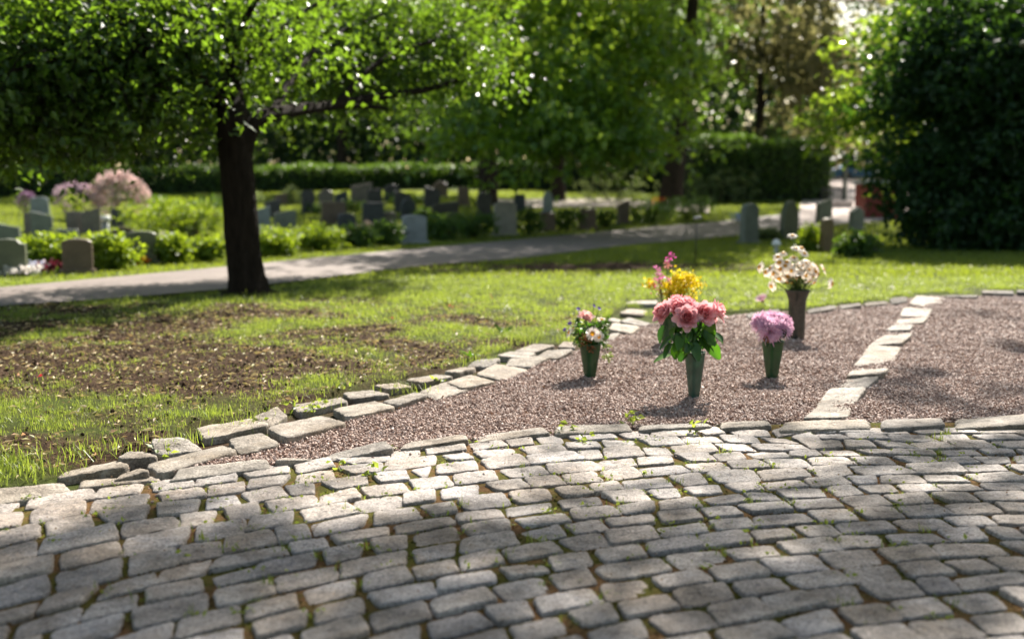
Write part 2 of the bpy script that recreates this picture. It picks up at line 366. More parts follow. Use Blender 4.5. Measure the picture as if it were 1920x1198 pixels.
def stone_mesh(quad, ztop, zbot, rng, n=28, ex=5.0, jit=.035, dome=.006, tilt=.002):
    """quad: near-left, near-right, far-right, far-left (xy). A rounded, irregular block of stone."""
    q = np.asarray(quad, float)[:, :2]; a = np.linspace(0, 2 * np.pi, n, endpoint=False)
    c, s = np.cos(a), np.sin(a); rr = (np.abs(c) ** ex + np.abs(s) ** ex) ** (-1 / ex)
    w = sum(rng.normal() * np.cos(k * a + rng.uniform(0, 6.28)) / k ** .6 for k in range(3, 15)) * jit * .8 + rng.normal(size=n) * jit * .4
    rr = rr * (1 + w)
    size = min(np.linalg.norm(q[0] - q[3]), np.linalg.norm(q[0] - q[1]))
    V = []; tl = rng.normal(size=2) * tilt
    e = min(.05, .0022 / size * 2)
    rings = [(1.0, zbot), (1.01, ztop - .02), (1.0, ztop - .009), (1 - e * .35, ztop - .003), (1 - e * 1.1, ztop - .0005), (1 - e * 2.6, ztop + dome * .45), (.66, ztop + dome * .8), (.36, ztop + dome), (.14, ztop + dome)]
    for k, (f, z) in enumerate(rings):
        x = rr * c * f; y = rr * s * f
        u = (x + 1) / 2; v = (y + 1) / 2
        p = (q[0] * ((1 - u) * (1 - v))[:, None] + q[1] * (u * (1 - v))[:, None] + q[2] * (u * v)[:, None] + q[3] * ((1 - u) * v)[:, None])
        zz = z + (x * tl[0] + y * tl[1]) * (k > 0) + (rng.normal(size=n) * .0013 * min(1, size / .12) if k > 0 else 0)
        zz = zz + (np.roll(zz, 1) - zz) * .3 if k > 0 else np.full(n, z)
        V.append(np.c_[p, zz])
    V = np.concatenate(V); m = len(rings); cpt = V[-n:].mean(0); V = np.vstack([V, cpt])
    j = np.arange(n); k2 = (j + 1) % n
    Fq = np.concatenate([np.c_[i * n + j, i * n + k2, (i + 1) * n + k2, (i + 1) * n + j] for i in range(m - 1)])
    tri = np.c_[(m - 1) * n + j, (m - 1) * n + k2, np.full(n, m * n)]
    return V, [Fq, tri]

rng = np.random.default_rng(11)
def polar(r, t): return np.array([CX + r * math.cos(t), CY + r * math.sin(t)])
# px corners: far-left, far-right, near-right, near-left of the top face
KERB = [[(-60, 928), (118, 908), (137, 915), (-60, 950)], [(150, 902), (292, 890), (304, 899), (146, 916)],
        [(337, 881), (501, 862), (509, 873), (316, 899)], [(530, 857), (581, 852), (591, 863), (514, 874)], [(612, 847), (723, 834), (739, 845), (598, 860)],
        [(759, 826), (871, 816), (880, 827), (745, 841)], [(893, 814), (1020, 804), (1031, 815), (888, 827)], [(1042, 799), (1180, 795), (1187, 807), (1039, 814)],
        [(1200, 795), (1325, 790), (1338, 801), (1196, 809)], [(1352, 790), (1440, 787), (1448, 799), (1349, 804)], [(1472, 791), (1627, 785), (1635, 802), (1459, 808)],
        [(1653, 784), (1768, 781), (1772, 799), (1650, 806)], [(1792, 782), (1932, 777), (1936, 800), (1790, 802)], [(1950, 777), (2090, 775), (2096, 798), (1952, 800)]]
kp = sorted((math.atan2(p[1] - CY, p[0] - CX), math.hypot(p[0] - CX, p[1] - CY)) for q in KERB for p in (P(*q[2]), P(*q[3])))
kerb_off = lambda t: float(np.interp(t, [k[0] for k in kp], [k[1] for k in kp])) - .012 - (RK - .165)
pav = MB(); joints = []
rr_ = [RK - .165]
while rr_[-1] > 1.5: rr_.append(rr_[-1] - rng.uniform(.098, .112))
wv = [(rng.uniform(0, 6.28), rng.uniform(0, 6.28), rng.uniform(.5, 1)) for _ in rr_]
def bnd(k, t): return rr_[k] + wv[k][2] * (.005 * math.sin(7 * t + wv[k][0]) + .003 * math.sin(19 * t + wv[k][1])) + kerb_off(t) * max(0.0, 1 - k / 6)
for k in range(len(rr_) - 1):
    t = 0.55 + rng.uniform(0, .1); r, d = rr_[k], rr_[k] - rr_[k + 1]
    while t < 2.72:
        w = float(np.clip(rng.normal(.146, .022), .095, .20)) / (r - d / 2); gap = rng.uniform(.008, .017) / r
        sh = .45 * d * math.cos(t) / max(math.sin(t), .3) / r   # the sides lean with the laying direction
        p = polar(r, t + w / 2)
        if p[1] > .9 and -3.4 < p[0] < 4.6:
            t0, t1 = t + gap / 2, t + w - gap / 2; jt = rng.normal(size=4) * .0035; g0, g1 = rng.uniform(.0025, .0058, 2)
            # angle grows to the left: near-left is (r1, t1)
            q = [polar(bnd(k + 1, t1) + g1 + abs(jt[0]), t1 + jt[0] - sh / 2), polar(bnd(k + 1, t0) + g1 + abs(jt[1]), t0 + jt[1] - sh / 2),
                 polar(bnd(k, t0) - g0 - abs(jt[2]), t0 + sh / 2), polar(bnd(k, t1) - g0 - abs(jt[3]), t1 + sh / 2)]
            pav.add(*stone_mesh(q, .004 + rng.normal() * .0022, -.07, rng, 48, rng.uniform(6, 14), .020, rng.uniform(.0, .0022)))
            joints.append(polar(bnd(k, t) , (t0 + t1) / 2 + rng.uniform(-.4, .4) * w)); joints.append(polar(r - d / 2, t1 + gap / 2))
        t += w
joints = np.array(joints)
V = np.array([(*polar(rr, t), -.0045) for rr in np.linspace(.3, RK - .02, 40) for t in np.linspace(.3, 3.0, 60)])
i, j = np.meshgrid(np.arange(39), np.arange(59), indexing='ij'); a = (i * 60 + j).ravel()
pav.add(V, np.c_[a, a + 60, a + 61, a + 1], 1)
GRIT = []
for k in range(len(rr_) - 1):
    n = int(420 * rr_[k] / 4); tt = rng.uniform(.55, 2.6, n); GRIT += [(*polar(bnd(k, a_) + rng.normal() * .005, a_), -.003 + rng.normal() * .0015) for a_ in tt]
GRIT = np.array(GRIT); GJ = joints[rng.integers(1, len(joints), 5000) // 2 * 2 - 1]; GRIT = np.vstack([GRIT, np.c_[GJ + rng.normal(size=(5000, 2)) * [.005, .03], np.full(5000, -.003)]])
GRIT = GRIT[(np.abs(GRIT[:, 0]) < .56 * GRIT[:, 1] + .2) & (GRIT[:, 1] > 1.5)]
pav.add(*rocks(GRIT, rng.uniform(.0018, .0048, len(GRIT)), rng), 1)
tag(pav.build('pavement', [M['cobble'], M['joint']], smooth=True), 'grey granite setts laid in curved rows with mossy sandy joints', kind='structure')

ORD = ['first', 'second', 'third', 'fourth', 'fifth', 'sixth', 'seventh', 'eighth', 'ninth', 'tenth', 'eleventh', 'twelfth', 'thirteenth', 'fourteenth', 'fifteenth', 'sixteenth', 'seventeenth', 'eighteenth', 'nineteenth', 'twentieth']
OUTER = [[(120, 876), (222, 863), (246, 880), (104, 898)], [(237, 846), (272, 844), (299, 857), (218, 862)], [(282, 829), (347, 826), (384, 836), (292, 848)],
         [(365, 797), (470, 786), (508, 799), (385, 823)], [(475, 782), (520, 769), (540, 779), (505, 793)], [(545, 757), (640, 745), (652, 754), (560, 775)],
         [(642, 737), (692, 730), (735, 738), (655, 749)], [(700, 721), (747, 714), (774, 726), (725, 733)], [(757, 711), (818, 699), (850, 706), (792, 720)],
         [(833, 697), (864, 684), (895, 688), (857, 703)], [(873, 683), (891, 674), (941, 677), (916, 688)], [(930, 668), (955, 659), (1008, 660), (978, 672)],
         [(963, 656), (1003, 646), (1043, 649), (992, 661)], [(1045, 650), (1056, 640), (1079, 641), (1079, 652)], [(1085, 634), (1100, 625), (1135, 625), (1125, 636)],
         [(1098, 620), (1112, 611), (1140, 611), (1132, 621)], [(1136, 604), (1150, 595), (1166, 596), (1160, 605)], [(1160, 589), (1180, 579), (1215, 580), (1205, 590)], [(1172, 571), (1185, 562), (1235, 562), (1230, 572)]]
INNER = [[(222, 885), (262, 880), (282, 888), (212, 899)], [(269, 870), (420, 834), (447, 845), (300, 887)], [(425, 823), (490, 815), (527, 831), (450, 849)], [(497, 803), (602, 777), (652, 789), (537, 823)],
         [(622, 767), (700, 749), (747, 762), (652, 785)], [(715, 748), (780, 734), (802, 745), (745, 761)], [(782, 735), (837, 718), (882, 729), (817, 746)],
         [(836, 716), (882, 703), (930, 715), (866, 727)], [(891, 703), (928, 685), (992, 691), (941, 709)], [(945, 681), (960, 669), (1033, 673), (996, 686)], [(1003, 665), (1024, 657), (1079, 659), (1042, 672)],
         [(1090, 652), (1108, 640), (1140, 640), (1125, 652)], [(1138, 633), (1145, 625), (1163, 626), (1150, 636)], [(1141, 617), (1148, 608), (1202, 612), (1184, 622)], [(1161, 605), (1178, 597), (1228, 605), (1209, 611)]]
DIVID = [[(1530, 761), (1550, 0), (0, 0), (0, 0)]]
DIVID = [[(1530, 762), (1597, 760), (1591, 784), (1505, 786)], [(1552, 731), (1626, 732), (1600, 757), (1528, 759)], [(1578, 710), (1650, 711), (1627, 729), (1553, 729)], [(1600, 686), (1670, 685), (1657, 706), (1586, 708)],
         [(1618, 668), (1682, 668), (1670, 683), (1598, 685)], [(1630, 652), (1689, 652), (1684, 667), (1616, 666)], [(1659, 623), (1714, 622), (1692, 647), (1627, 649)], [(1672, 609), (1714, 608), (1707, 619), (1660, 620)],
         [(1683, 598), (1740, 597), (1732, 606), (1676, 607)], [(1694, 578), (1749, 578), (1740, 593), (1686, 592)], [(1719, 556), (1778, 558), (1759, 575), (1703, 570)]]
BACK = [[(1400, 589), (1460, 583), (1461, 586), (1402, 592)], [(1513, 582), (1566, 573), (1570, 577), (1516, 586)], [(1574, 572), (1612, 570), (1615, 574), (1577, 576)], [(1620, 570), (1662, 564), (1665, 568), (1622, 574)],
        [(1668, 563), (1700, 559), (1702, 563), (1671, 567)], [(1776, 552), (1835, 553), (1832, 559), (1770, 557)], [(1841, 545), (1900, 546), (1902, 550), (1842, 549)], [(1906, 544), (1965, 544), (1967, 548), (1908, 548)]]
def edging(rows, zt, text, group, jit, rise=0.0, zvar=.004, m='edging'):
    for k, q in enumerate(rows):
        z = zt + rng.normal() * zvar
        w = [P(u, v, z)[:2] for u, v in (q[3], q[2], q[1], q[0])]
        mb = MB(); mb.add(*stone_mesh(w, z, -.08, rng, 64, rng.uniform(7, 14), jit, .003, .006))
        o = mb.build('edging_stone', M[m], smooth=True)
        tag(o, text % ORD[k], 'edging stone', group)
edging(KERB, .012, 'long granite kerb stone, %s from the left end of the kerb along the cobbles', 'kerb stones between the cobbles and the gravel', .018)
edging(OUTER, .013, 'rough grey stone on the lawn side of the double border, %s from its front end', 'double stone border between lawn and gravel', .03)
edging(INNER, .014, 'rough grey stone on the gravel side of the double border, %s from its front end', 'double stone border between lawn and gravel', .028)
edging(DIVID, .014, 'pale sunlit stone of the strip dividing the gravel beds, %s from the cobbles', 'stones dividing the two gravel beds', .03)
edging(BACK, .022, 'low thin edging stone behind the gravel against the grass, %s from the left', 'low stones along the back of the gravel', .03, m='edging_dark')

# ------------------------------------------------------------------ gravel
mb = MB(); zc = -.012
gp = np.array(GPOLY)
V = np.c_[gp, np.full(len(gp), -.0095)]; mb.add(V, [np.arange(len(gp))[None, :]])
tag(mb.build('gravel_bed', M['gravelbase']), kind='structure')
def scatter(n, x0, x1, y0, y1, rng): return rng.uniform(x0, x1, n), rng.uniform(y0, y1, n)
mb = MB(); rng = np.random.default_rng(3)
for (y0, y1, dens, sz) in ((2.9, 4.6, 20000, .0054), (4.6, 6.2, 15000, .0061), (6.2, 9.0, 7600, .0085)):
    x0, x1 = -1.3, 4.4; n = int((x1 - x0) * (y1 - y0) * dens); x, y = scatter(n, x0, x1, y0, y1, rng)
    k = inpoly(x, y, GPOLY) & (np.hypot(x - CX, y - CY) > RK - .12) & (np.abs(x) < .54 * y + 1.1); x, y = x[k], y[k]; n = len(x)
    z = -.007 + (fbm(x * 4, y * 4, 3) - .5) * .030 + rng.uniform(0, .012, n)
    mb.add(*rocks(np.c_[x, y, z], sz * rng.uniform(.6, 1.35, n), rng))
n = 260; t = rng.uniform(1.2, 2.2, n)   # pebbles strayed onto the kerb and the joints
pp = np.array([polar(RK - abs(rng.normal()) * .12, q) for q in t]); mb.add(*rocks(np.c_[pp, np.full(n, .002)], .006 * rng.uniform(.6, 1.2, n), rng))
tag(mb.build('gravel', M['pebble']), 'pinkish grey crushed gravel filling the beds', kind='stuff')

# soil crumbs
mb = MB(); x, y = scatter(60000, -4.2, 2.2, 3.0, 9.0, rng); s = soilness(x, y)
k = (rng.random(len(x)) < s ** 1.2 * .45) & ~inpoly(x, y, HARD) & (np.abs(x) < .54 * y + .3); x, y = x[k], y[k]
sz = .003 + .010 * rng.random(len(x)) ** 3.5
mb.add(*rocks(np.c_[x, y, gz(x, y, soilness(x, y)) + sz * .25], sz, rng))
mb.C = [np.zeros((mb.n, 3))]
tag(mb.build('soil_crumbs', M['soil']), 'dark crumbly bare earth on the thin lawn', kind='stuff')

# ------------------------------------------------------------------ leaves, grass
def leaf_quads(p, L, rng, droop=.5, wid=.5, dirs=None, fold=.12):
    n = len(p); L = np.asarray(L) * np.ones(n)
    d = norm(rng.normal(size=(n, 3)) * np.array([1, 1, .6]) - np.array([0, 0, droop])) if dirs is None else dirs
    nn = norm(rng.normal(size=(n, 3)) * .75 + np.array([0, 0, .7])); s = norm(np.cross(d, nn)); nn = np.cross(s, d)
    w = (L * wid * .5)[:, None]; L1 = L[:, None]
    V = np.stack([p, p + d * L1 * .42 + s * w + nn * w * fold * 2, p + d * L1 - nn * w * .3, p + d * L1 * .42 - s * w + nn * w * fold * 2], 1).reshape(-1, 3)
    return V, np.arange(n * 4).reshape(n, 4)

def blades(x, y, z, h, w, rng, lean=.45):
    n = len(x); a = rng.uniform(0, 6.28, n); d = np.c_[np.cos(a), np.sin(a), np.zeros(n)]; s = np.c_[-d[:, 1], d[:, 0], np.zeros(n)]
    h = h[:, None]; w = (w / 2)[:, None]; l = (np.abs(rng.normal(size=n)) * lean)[:, None] * h; b = np.c_[x, y, z]; up = np.array([0, 0, 1.0])
    m = b + d * l * .32 + up * h * .58; t = b + d * l + up * h * np.clip(1 - .25 * (l / h) ** 2, .5, 1)
    V = np.stack([b - s * w, b + s * w, m + s * w * .8, m - s * w * .8, t], 1).reshape(-1, 3); k = np.arange(n)[:, None] * 5
    return V, [k + np.array([0, 1, 2, 3]), k + np.array([3, 2, 4])]

rng = np.random.default_rng(21)
PP = [p[:2] for p in PATHP]; CP = [p[:2] for p in COURT]
mb = MB()
for (y0, y1, dens, h0, w0) in ((2.6, 4.6, 18000, .027, .0016), (4.6, 7.0, 12500, .031, .0022), (7.0, 11.0, 5600, .036, .0038)):
    xm = .54 * y1 + 1.1; n = int(2 * xm * (y1 - y0) * dens); x, y = scatter(n, -xm, xm, y0, y1, rng)
    k = (np.abs(x) < .54 * y + 1.1) & ~inpoly(x, y, HARD); x, y = x[k], y[k]
    s = soilness(x, y); pr = np.clip(1.02 - 1.0 * s, .085, 1) * np.clip(2.4 * (fbm(x * 7, y * 7, 3) - .28), .08, 1.1); k = (rng.random(len(x)) < pr) & ~inpoly(x, y, PP); x, y, s = x[k], y[k], s[k]
    n = len(x); z = gz(x, y, s) - .003
    tall = 1 + 1.0 * (rng.random(n) < .04) + .6 * (fbm(x * 3 + 9, y * 3, 2) - .4)
    mb.add(*blades(x, y, z, h0 * rng.uniform(.5, 1.35, n) * (1 - .35 * s) * tall, w0 * rng.uniform(.6, 1.3, n), rng, .8))
# long tufts spilling over the border stones
for cu, cv, nn, hh in [(760, 735, 30, .07), (900, 680, 40, .07), (980, 640, 90, .10), (930, 655, 60, .08), (600, 760, 25, .06), (440, 800, 30, .07), (320, 830, 35, .08), (250, 848, 25, .07), (60, 890, 80, .08), (20, 870, 80, .09), (160, 850, 60, .07), (1060, 640, 70, .09), (1040, 600, 80, .09), (1010, 610, 60, .10), (480, 780, 30, .06), (1180, 575, 60, .07), (1290, 580, 80, .06), (1400, 578, 90, .06), (1450, 576, 90, .06), (1540, 573, 70, .05), (1590, 567, 80, .06), (1640, 562, 90, .07), (1690, 555, 80, .07), (1800, 550, 70, .06), (1870, 543, 70, .05), (1230, 590, 60, .06)]:
    c = P(cu, cv); n = nn * 2; x = c[0] + rng.normal(size=n) * .07; y = c[1] + rng.normal(size=n) * .06
    mb.add(*blades(x, y, np.zeros(n), hh * rng.uniform(.35, 1.0, n), .0024 * rng.uniform(.7, 1.4, n), rng, 1.0))
tag(mb.build('grass', M['grass']), 'thin sunlit green grass growing through bare earth', kind='stuff')
mb = MB()
for (y0, y1, dens, h0, w0) in ((11, 20, 900, .05, .010), (20, 46, 170, .07, .024)):
    xm = .54 * y1 + 1; n = int(2 * xm * (y1 - y0) * dens); x, y = scatter(n, -xm, xm, y0, y1, rng)
    k = (np.abs(x) < .54 * y + 1) & ~inpoly(x, y, PP) & ~inpoly(x, y, CP); x, y = x[k], y[k]; s = soilness(x, y); k = rng.random(len(x)) > s; x, y = x[k], y[k]; n = len(x)
    mb.add(*blades(x, y, g(y), h0 * rng.uniform(.5, 1.3, n), w0 * rng.uniform(.6, 1.3, n), rng, .5))
tag(mb.build('lawn_grass', M['grass_far']), 'mown green lawn around the headstones', kind='stuff')

# weeds in the joints
mb = MB(); rng = np.random.default_rng(5)
vis = joints[(joints[:, 1] > 2.0) & (np.abs(joints[:, 0]) < .54 * joints[:, 1])]
wgt = np.clip(1.6 - 1.0 * np.abs(vis[:, 1] - 3.3) + .5 * (vis[:, 0] < .3), .12, 2); wgt *= fbm(vis[:, 0] * 3, vis[:, 1] * 3, 2) ** 2
for q in vis[rng.choice(len(vis), 130, False, wgt / wgt.sum())]:
    n = rng.integers(4, 26); x = q[0] + rng.normal(size=n) * .016; y = q[1] + rng.normal(size=n) * .007
    mb.add(*blades(x, y, np.full(n, -.012), rng.uniform(.010, .045, n) * rng.uniform(.5, 1.2), rng.uniform(.0016, .0036, n), rng, .9))
for q in vis[rng.choice(len(vis), 200, False, wgt / wgt.sum())]:
    n = rng.integers(3, 14); p = np.c_[q[0] + rng.normal(size=n) * .02, q[1] + rng.normal(size=n) * .009, rng.uniform(-.008, .012, n)]
    mb.add(*leaf_quads(p, rng.uniform(.008, .018, n), rng, -.2, .6))
for u, v in [(575, 775), (590, 772), (605, 762), (555, 768), (640, 737), (480, 800), (300, 857), (1185, 800), (1192, 790), (820, 720), (640, 886), (700, 892), (1060, 812), (1100, 832), (1300, 812)]:
    c = P(u, v); n = 9; p = c + np.c_[rng.normal(size=n) * .018, rng.normal(size=n) * .012, rng.uniform(.005, .04, n)]
    mb.add(*leaf_quads(p, rng.uniform(.02, .035, n), rng, -.2, .65))
tag(mb.build('weeds', M['grass']), 'small weeds and grass tufts in the stone joints', kind='stuff')

# dry leaf litter and bud scales
mb = MB()
n = 50000; x, y = scatter(n, -4.2, 1.2, 2.9, 8.5, rng); s = soilness(x, y)
k = (rng.random(n) < .12 + .5 * s) & ~inpoly(x, y, HARD) & (np.abs(x) < .54 * y + .3); x, y = x[k], y[k]; n = len(x)
p = np.c_[x, y, gz(x, y, soilness(x, y)) + rng.uniform(.001, .012, n)]
a = rng.uniform(0, 6.28, n); d = norm(np.c_[np.cos(a), np.sin(a), rng.normal(size=n) * .25])
mb.add(*leaf_quads(p, .007 + .040 * rng.random(n) ** 2.2, rng, 0, .34, d, .3))
n = 5200; q = joints[rng.integers(0, len(joints), n)]; q = q + rng.normal(size=(n, 2)) * np.array([.035, .006]); p = np.c_[q, rng.uniform(-.013, -.004, n)]
k = (q[:, 1] > 1.6) & (np.abs(q[:, 0]) < .56 * q[:, 1] + .2); p = p[k]; n = len(p); a = rng.uniform(0, 6.28, n)
mb.add(*leaf_quads(p, rng.uniform(.005, .013, n), rng, 0, .6, norm(np.c_[np.cos(a), np.sin(a), rng.normal(size=n) * .3])), 1)
n = 1500; x, y = scatter(n, -2, 2.2, 1.9, 4.0, rng); a = rng.uniform(0, 6.28, n); mb.add(*leaf_quads(np.c_[x, y, np.full(n, .009)], rng.uniform(.003, .008, n), rng, 0, .6, norm(np.c_[np.cos(a), np.sin(a), rng.normal(size=n) * .2])), 1)
n = 500; x, y = scatter(n, -1, 3.4, 3.9, 8, rng); k = inpoly(x, y, GPOLY); x, y = x[k], y[k]; n = len(x); a = rng.uniform(0, 6.28, n)
mb.add(*leaf_quads(np.c_[x, y, np.full(n, .012)], rng.uniform(.008, .016, n), rng, 0, .6, norm(np.c_[np.cos(a), np.sin(a), rng.normal(size=n) * .3])), 1)
tag(mb.build('leaf_litter', [M['litter'], M['scales']]), 'scattered dry leaf scraps and bud scales', kind='stuff')
mb = MB()
for u, v in [(840, 580), (921, 562), (865, 596), (835, 600), (735, 606), (848, 585), (790, 560), (80, 714)]:
    c = P(u, v); n = 3; mb.add(*leaf_quads(c + rng.normal(size=(n, 3)) * .01 + np.array([0, 0, .03]), rng.uniform(.010, .02, n), rng, .1, .9), 0, (.55, .03, .06))
tag(mb.build('fallen_petals', M['petal']), 'fallen red petals scattered on the lawn', kind='stuff')

mb = MB()
for u, v in [(1690, 508), (1660, 522), (1700, 530), (1722, 515), (1642, 536), (1612, 545), (1760, 512), (1590, 520), (1400, 560), (1440, 556), (1340, 560), (1480, 560), (1275, 575), (1820, 506), (1675, 545), (1180, 545), (1050, 570), (950, 585)]:
    c = P(u, v); n = 7; mb.add(*leaf_quads(c + rng.normal(size=(n, 3)) * .012 + np.array([0, 0, .035]), rng.uniform(.014, .026, n), rng, -.3, .9), 0, (.72, .74, .66))
tag(mb.build('clover_heads', M['petal']), 'small white clover heads in the lawn', kind='stuff')
# ------------------------------------------------------------------ trees and shrubs
def sprays(ells, rng, size, per, spread, droop=.5, wid=.5, bias=.45, limit=None, clump=.75, grp=8):
    """leaf clumps: each a drooping spray of leaves; ells = (centre, radii, number of sprays)"""
    V = []
    C = []
    for c, r, n in ells:
        d = norm(rng.normal(size=(n, 3))); f = rng.random(n) ** bias
        nb = max(1, n // grp); B_ = np.asarray(c) + d[:nb] * f[:nb, None] * np.asarray(r)
        C.append(B_[rng.integers(0, nb, n)] + rng.normal(size=(n, 3)) * spread * clump * np.array([1, 1, .6]))
    C = np.concatenate(C)
    if limit is not None: C = C[limit(C)]
    n = len(C); dirs = norm(rng.normal(size=(n, 3)) * np.array([1, 1, .45]) - np.array([0, 0, droop * .6]))
    t = rng.random((n, per, 1)); p = C[:, None] + dirs[:, None] * (t * spread * rng.uniform(.6, 1.4, (n, 1, 1))) + rng.normal(size=(n, per, 3)) * spread * .16
    p = p.reshape(-1, 3)
    V, Fs = leaf_quads(p, size * rng.uniform(.65, 1.25, len(p)), rng, droop, wid)
    return V, Fs, C, dirs

def limbs_to(mb, src, targets, r0, rng, sag=.1, seg=6, r1=.015):
    for t in targets:
        t = np.asarray(t); m = (src + t) / 2 + np.array([0, 0, np.linalg.norm(t - src) * sag]) + rng.normal(size=3) * .06 * np.linalg.norm(t - src)
        pts = smooth_path([src, m, t], 9); mb.add(*tube(pts, np.linspace(r0, r1, 9), seg, .05, rng))

# the spreading tree on the lawn
rng = np.random.default_rng(31)
TB = P(466, 553); D = TB[1]
tr = thing('spreading_tree', 'dark trunked spreading tree on the lawn in front of the path', 'tree', TB)
pts = [at(468, 560, D), at(466, 545, D), at(462, 520, D), at(456, 470, D), at(450, 400, D), at(446, 330, D), at(441, 280, D), at(440, 238, D), at(432, 190, D + .1), at(424, 130, D + .2), at(415, 40, D + .3), at(400, -80, D + .3)]
rad = np.array([50, 40, 34.5, 31.5, 31, 30.5, 30, 33, 25, 22, 19, 12]) / ppm(D)
tk = MB(); pp = smooth_path(pts, 44); tk.add(*tube(pp, np.interp(np.linspace(0, 11, 44), range(12), rad), 28, .035, rng))
for k in range(7):  # root flare
    a = k * .9 + .3; e = TB + np.array([math.cos(a) * .34, math.sin(a) * .3, -.03]); tk.add(*tube(smooth_path([pp[3], (pp[2] + e) / 2 + np.array([0, 0, .02]), e], 8), np.linspace(.10, .02, 8), 8, .05, rng))
tk.build('trunk', M['bark'], tr, True)
lm = MB()
limb = smooth_path([at(446, 300, D), at(462, 252, D), at(482, 226, D + .1), at(510, 214, D + .3), at(560, 206, D + .8), at(630, 197, D + 1.5), at(720, 180, D + 2.2), at(800, 168, D + 2.8), at(860, 150, D + 3.3)], 30)
lm.add(*tube(limb, np.r_[np.linspace(.115, .082, 8), np.linspace(.08, .025, 22)], 12, .05, rng))
lm.add(*tube(smooth_path([at(630, 198, D + 1.5), at(690, 200, D + 1.9), at(730, 204, D + 2.2)], 10), np.linspace(.045, .012, 10), 8, .05, rng))
lb = [[at(436, 215, D), at(380, 150, D - .3), at(300, 90, D - .6), at(200, 30, D - .9), at(90, -30, D - 1.2)], [at(432, 200, D), at(360, 190, D + .3), at(260, 170, D + .6), at(140, 165, D + .6), at(20, 190, D + .4)],
      [at(430, 150, D + .1), at(500, 80, D + .5), at(590, 10, D + 1.0), at(700, -50, D + 1.6)], [at(424, 120, D + .1), at(340, 40, D + .8), at(250, -40, D + 1.4)], [at(424, 130, D + .2), at(470, 20, D), at(540, -70, D - .2)],
      [at(300, 90, D - .6), at(200, 95, D - .9), at(100, 110, D - 1.1), at(-20, 150, D - 1.3)], [at(510, 214, D + .3), at(560, 130, D + 1.2), at(640, 60, D + 2.2), at(740, 20, D + 3)], [at(630, 197, D + 1.5), at(720, 110, D + 2.2), at(830, 70, D + 3), at(900, 20, D + 3.6)]]
for b_ in lb:
    q = smooth_path(b_, 20); lm.add(*tube(q, np.linspace(.042, .010, 20), 8, .05, rng))
ells = []
def E(u, v, y, ru, rv, ry, n): ells.append((at(u, v, y), (ru / ppm(y), ry, rv / ppm(y)), n))
E(60, 130, D - .3, 230, 115, 1.2, 800); E(230, 130, D - .2, 190, 100, 1.1, 800); E(350, 90, D + .2, 160, 125, 1.2, 620); E(160, 20, D, 320, 100, 1.4, 620); E(430, 60, D + .6, 130, 110, 1.0, 360); E(-60, 210, D - .2, 160, 95, 1.0, 260)
E(420, 200, D + .5, 70, 40, .5, 70); E(520, 110, D + .3, 90, 60, .5, 110); E(600, 60, D + .5, 110, 60, .5, 90); E(550, 70, D + 2.4, 150, 110, .9, 420); E(690, 80, D + 3.0, 170, 120, 1.0, 560); E(820, 80, D + 3.6, 130, 110, 1.0, 380); E(640, 130, D + 2.4, 120, 45, .6, 120); E(260, 220, D - .1, 170, 40, .8, 170); E(130, 225, D, 150, 40, .8, 130)
def sunny(c):   # most sprays that would shade the front lawn are dropped to keep it sunlit
    q = c - np.outer(c[:, 2] / TOSUN[2], np.array(TOSUN)); lit = (q[:, 1] < 8.7) & (np.abs(q[:, 0]) < .53 * q[:, 1])
    return (c[:, 2] < 3.45 + .9 * (c[:, 0] < -2.6)) & (c[:, 2] > 1.15) & (~lit | (rng.random(len(c)) < .3))
V, Fs, C, dr = sprays(ells, rng, .086, 12, .36, .7, .52, .5, sunny)
for q, d_ in zip(C[::2], dr[::2]): lm.add(*tube([q - d_ * .12, q + d_ * .12, q + d_ * .36 - np.array([0, 0, .05])], [.006, .004, .002], 3, 0, rng, False))
lm.build('limb', M['bark'], tr, True)
cr = MB(); cr.add(V, Fs); cr.build('crown', M['leaf_main'], tr)

def broad_tree(name, label, base, h, rtrunk, ells, leafm, size, per, spread, rng, barkm='bark2', group=None, nl=8, lean=(0, 0), droop=.5, wid=.6, bias=.45, limit=None, fork=.45, clump=.75, grp=8):
    t = thing(name, label, 'tree', base, group)
    b0 = np.asarray(base, float); top = b0 + np.array([lean[0], lean[1], h * .8])
    pts = smooth_path([b0 - [0, 0, .1], b0 + (top - b0) * .12 + rng.normal(size=3) * .01, b0 + (top - b0) * .4, b0 + (top - b0) * .7, top], 24)
    tk = MB(); tk.add(*tube(pts, rtrunk * np.concatenate([[1.5, 1.2], np.linspace(1.02, .25, 22)]), 14, .04, rng)); tk.build('trunk', M[barkm], t, True)
    V, Fs, C, dr = sprays(ells, rng, size, per, spread, droop, wid, bias, limit, clump, grp)
    lm = MB()
    src = pts[int(24 * fork):-2]
    for k in range(nl):
        c, r, _ = ells[k % len(ells)]
        limbs_to(lm, src[rng.integers(len(src))], [np.asarray(c) + norm(rng.normal(size=3)) * np.asarray(r) * .6], rtrunk * .35, rng)
    if lm.n: lm.build('limb', M[barkm], t, True)
    cr = MB(); cr.add(V, Fs); cr.build('crown', M[leafm], t); return t

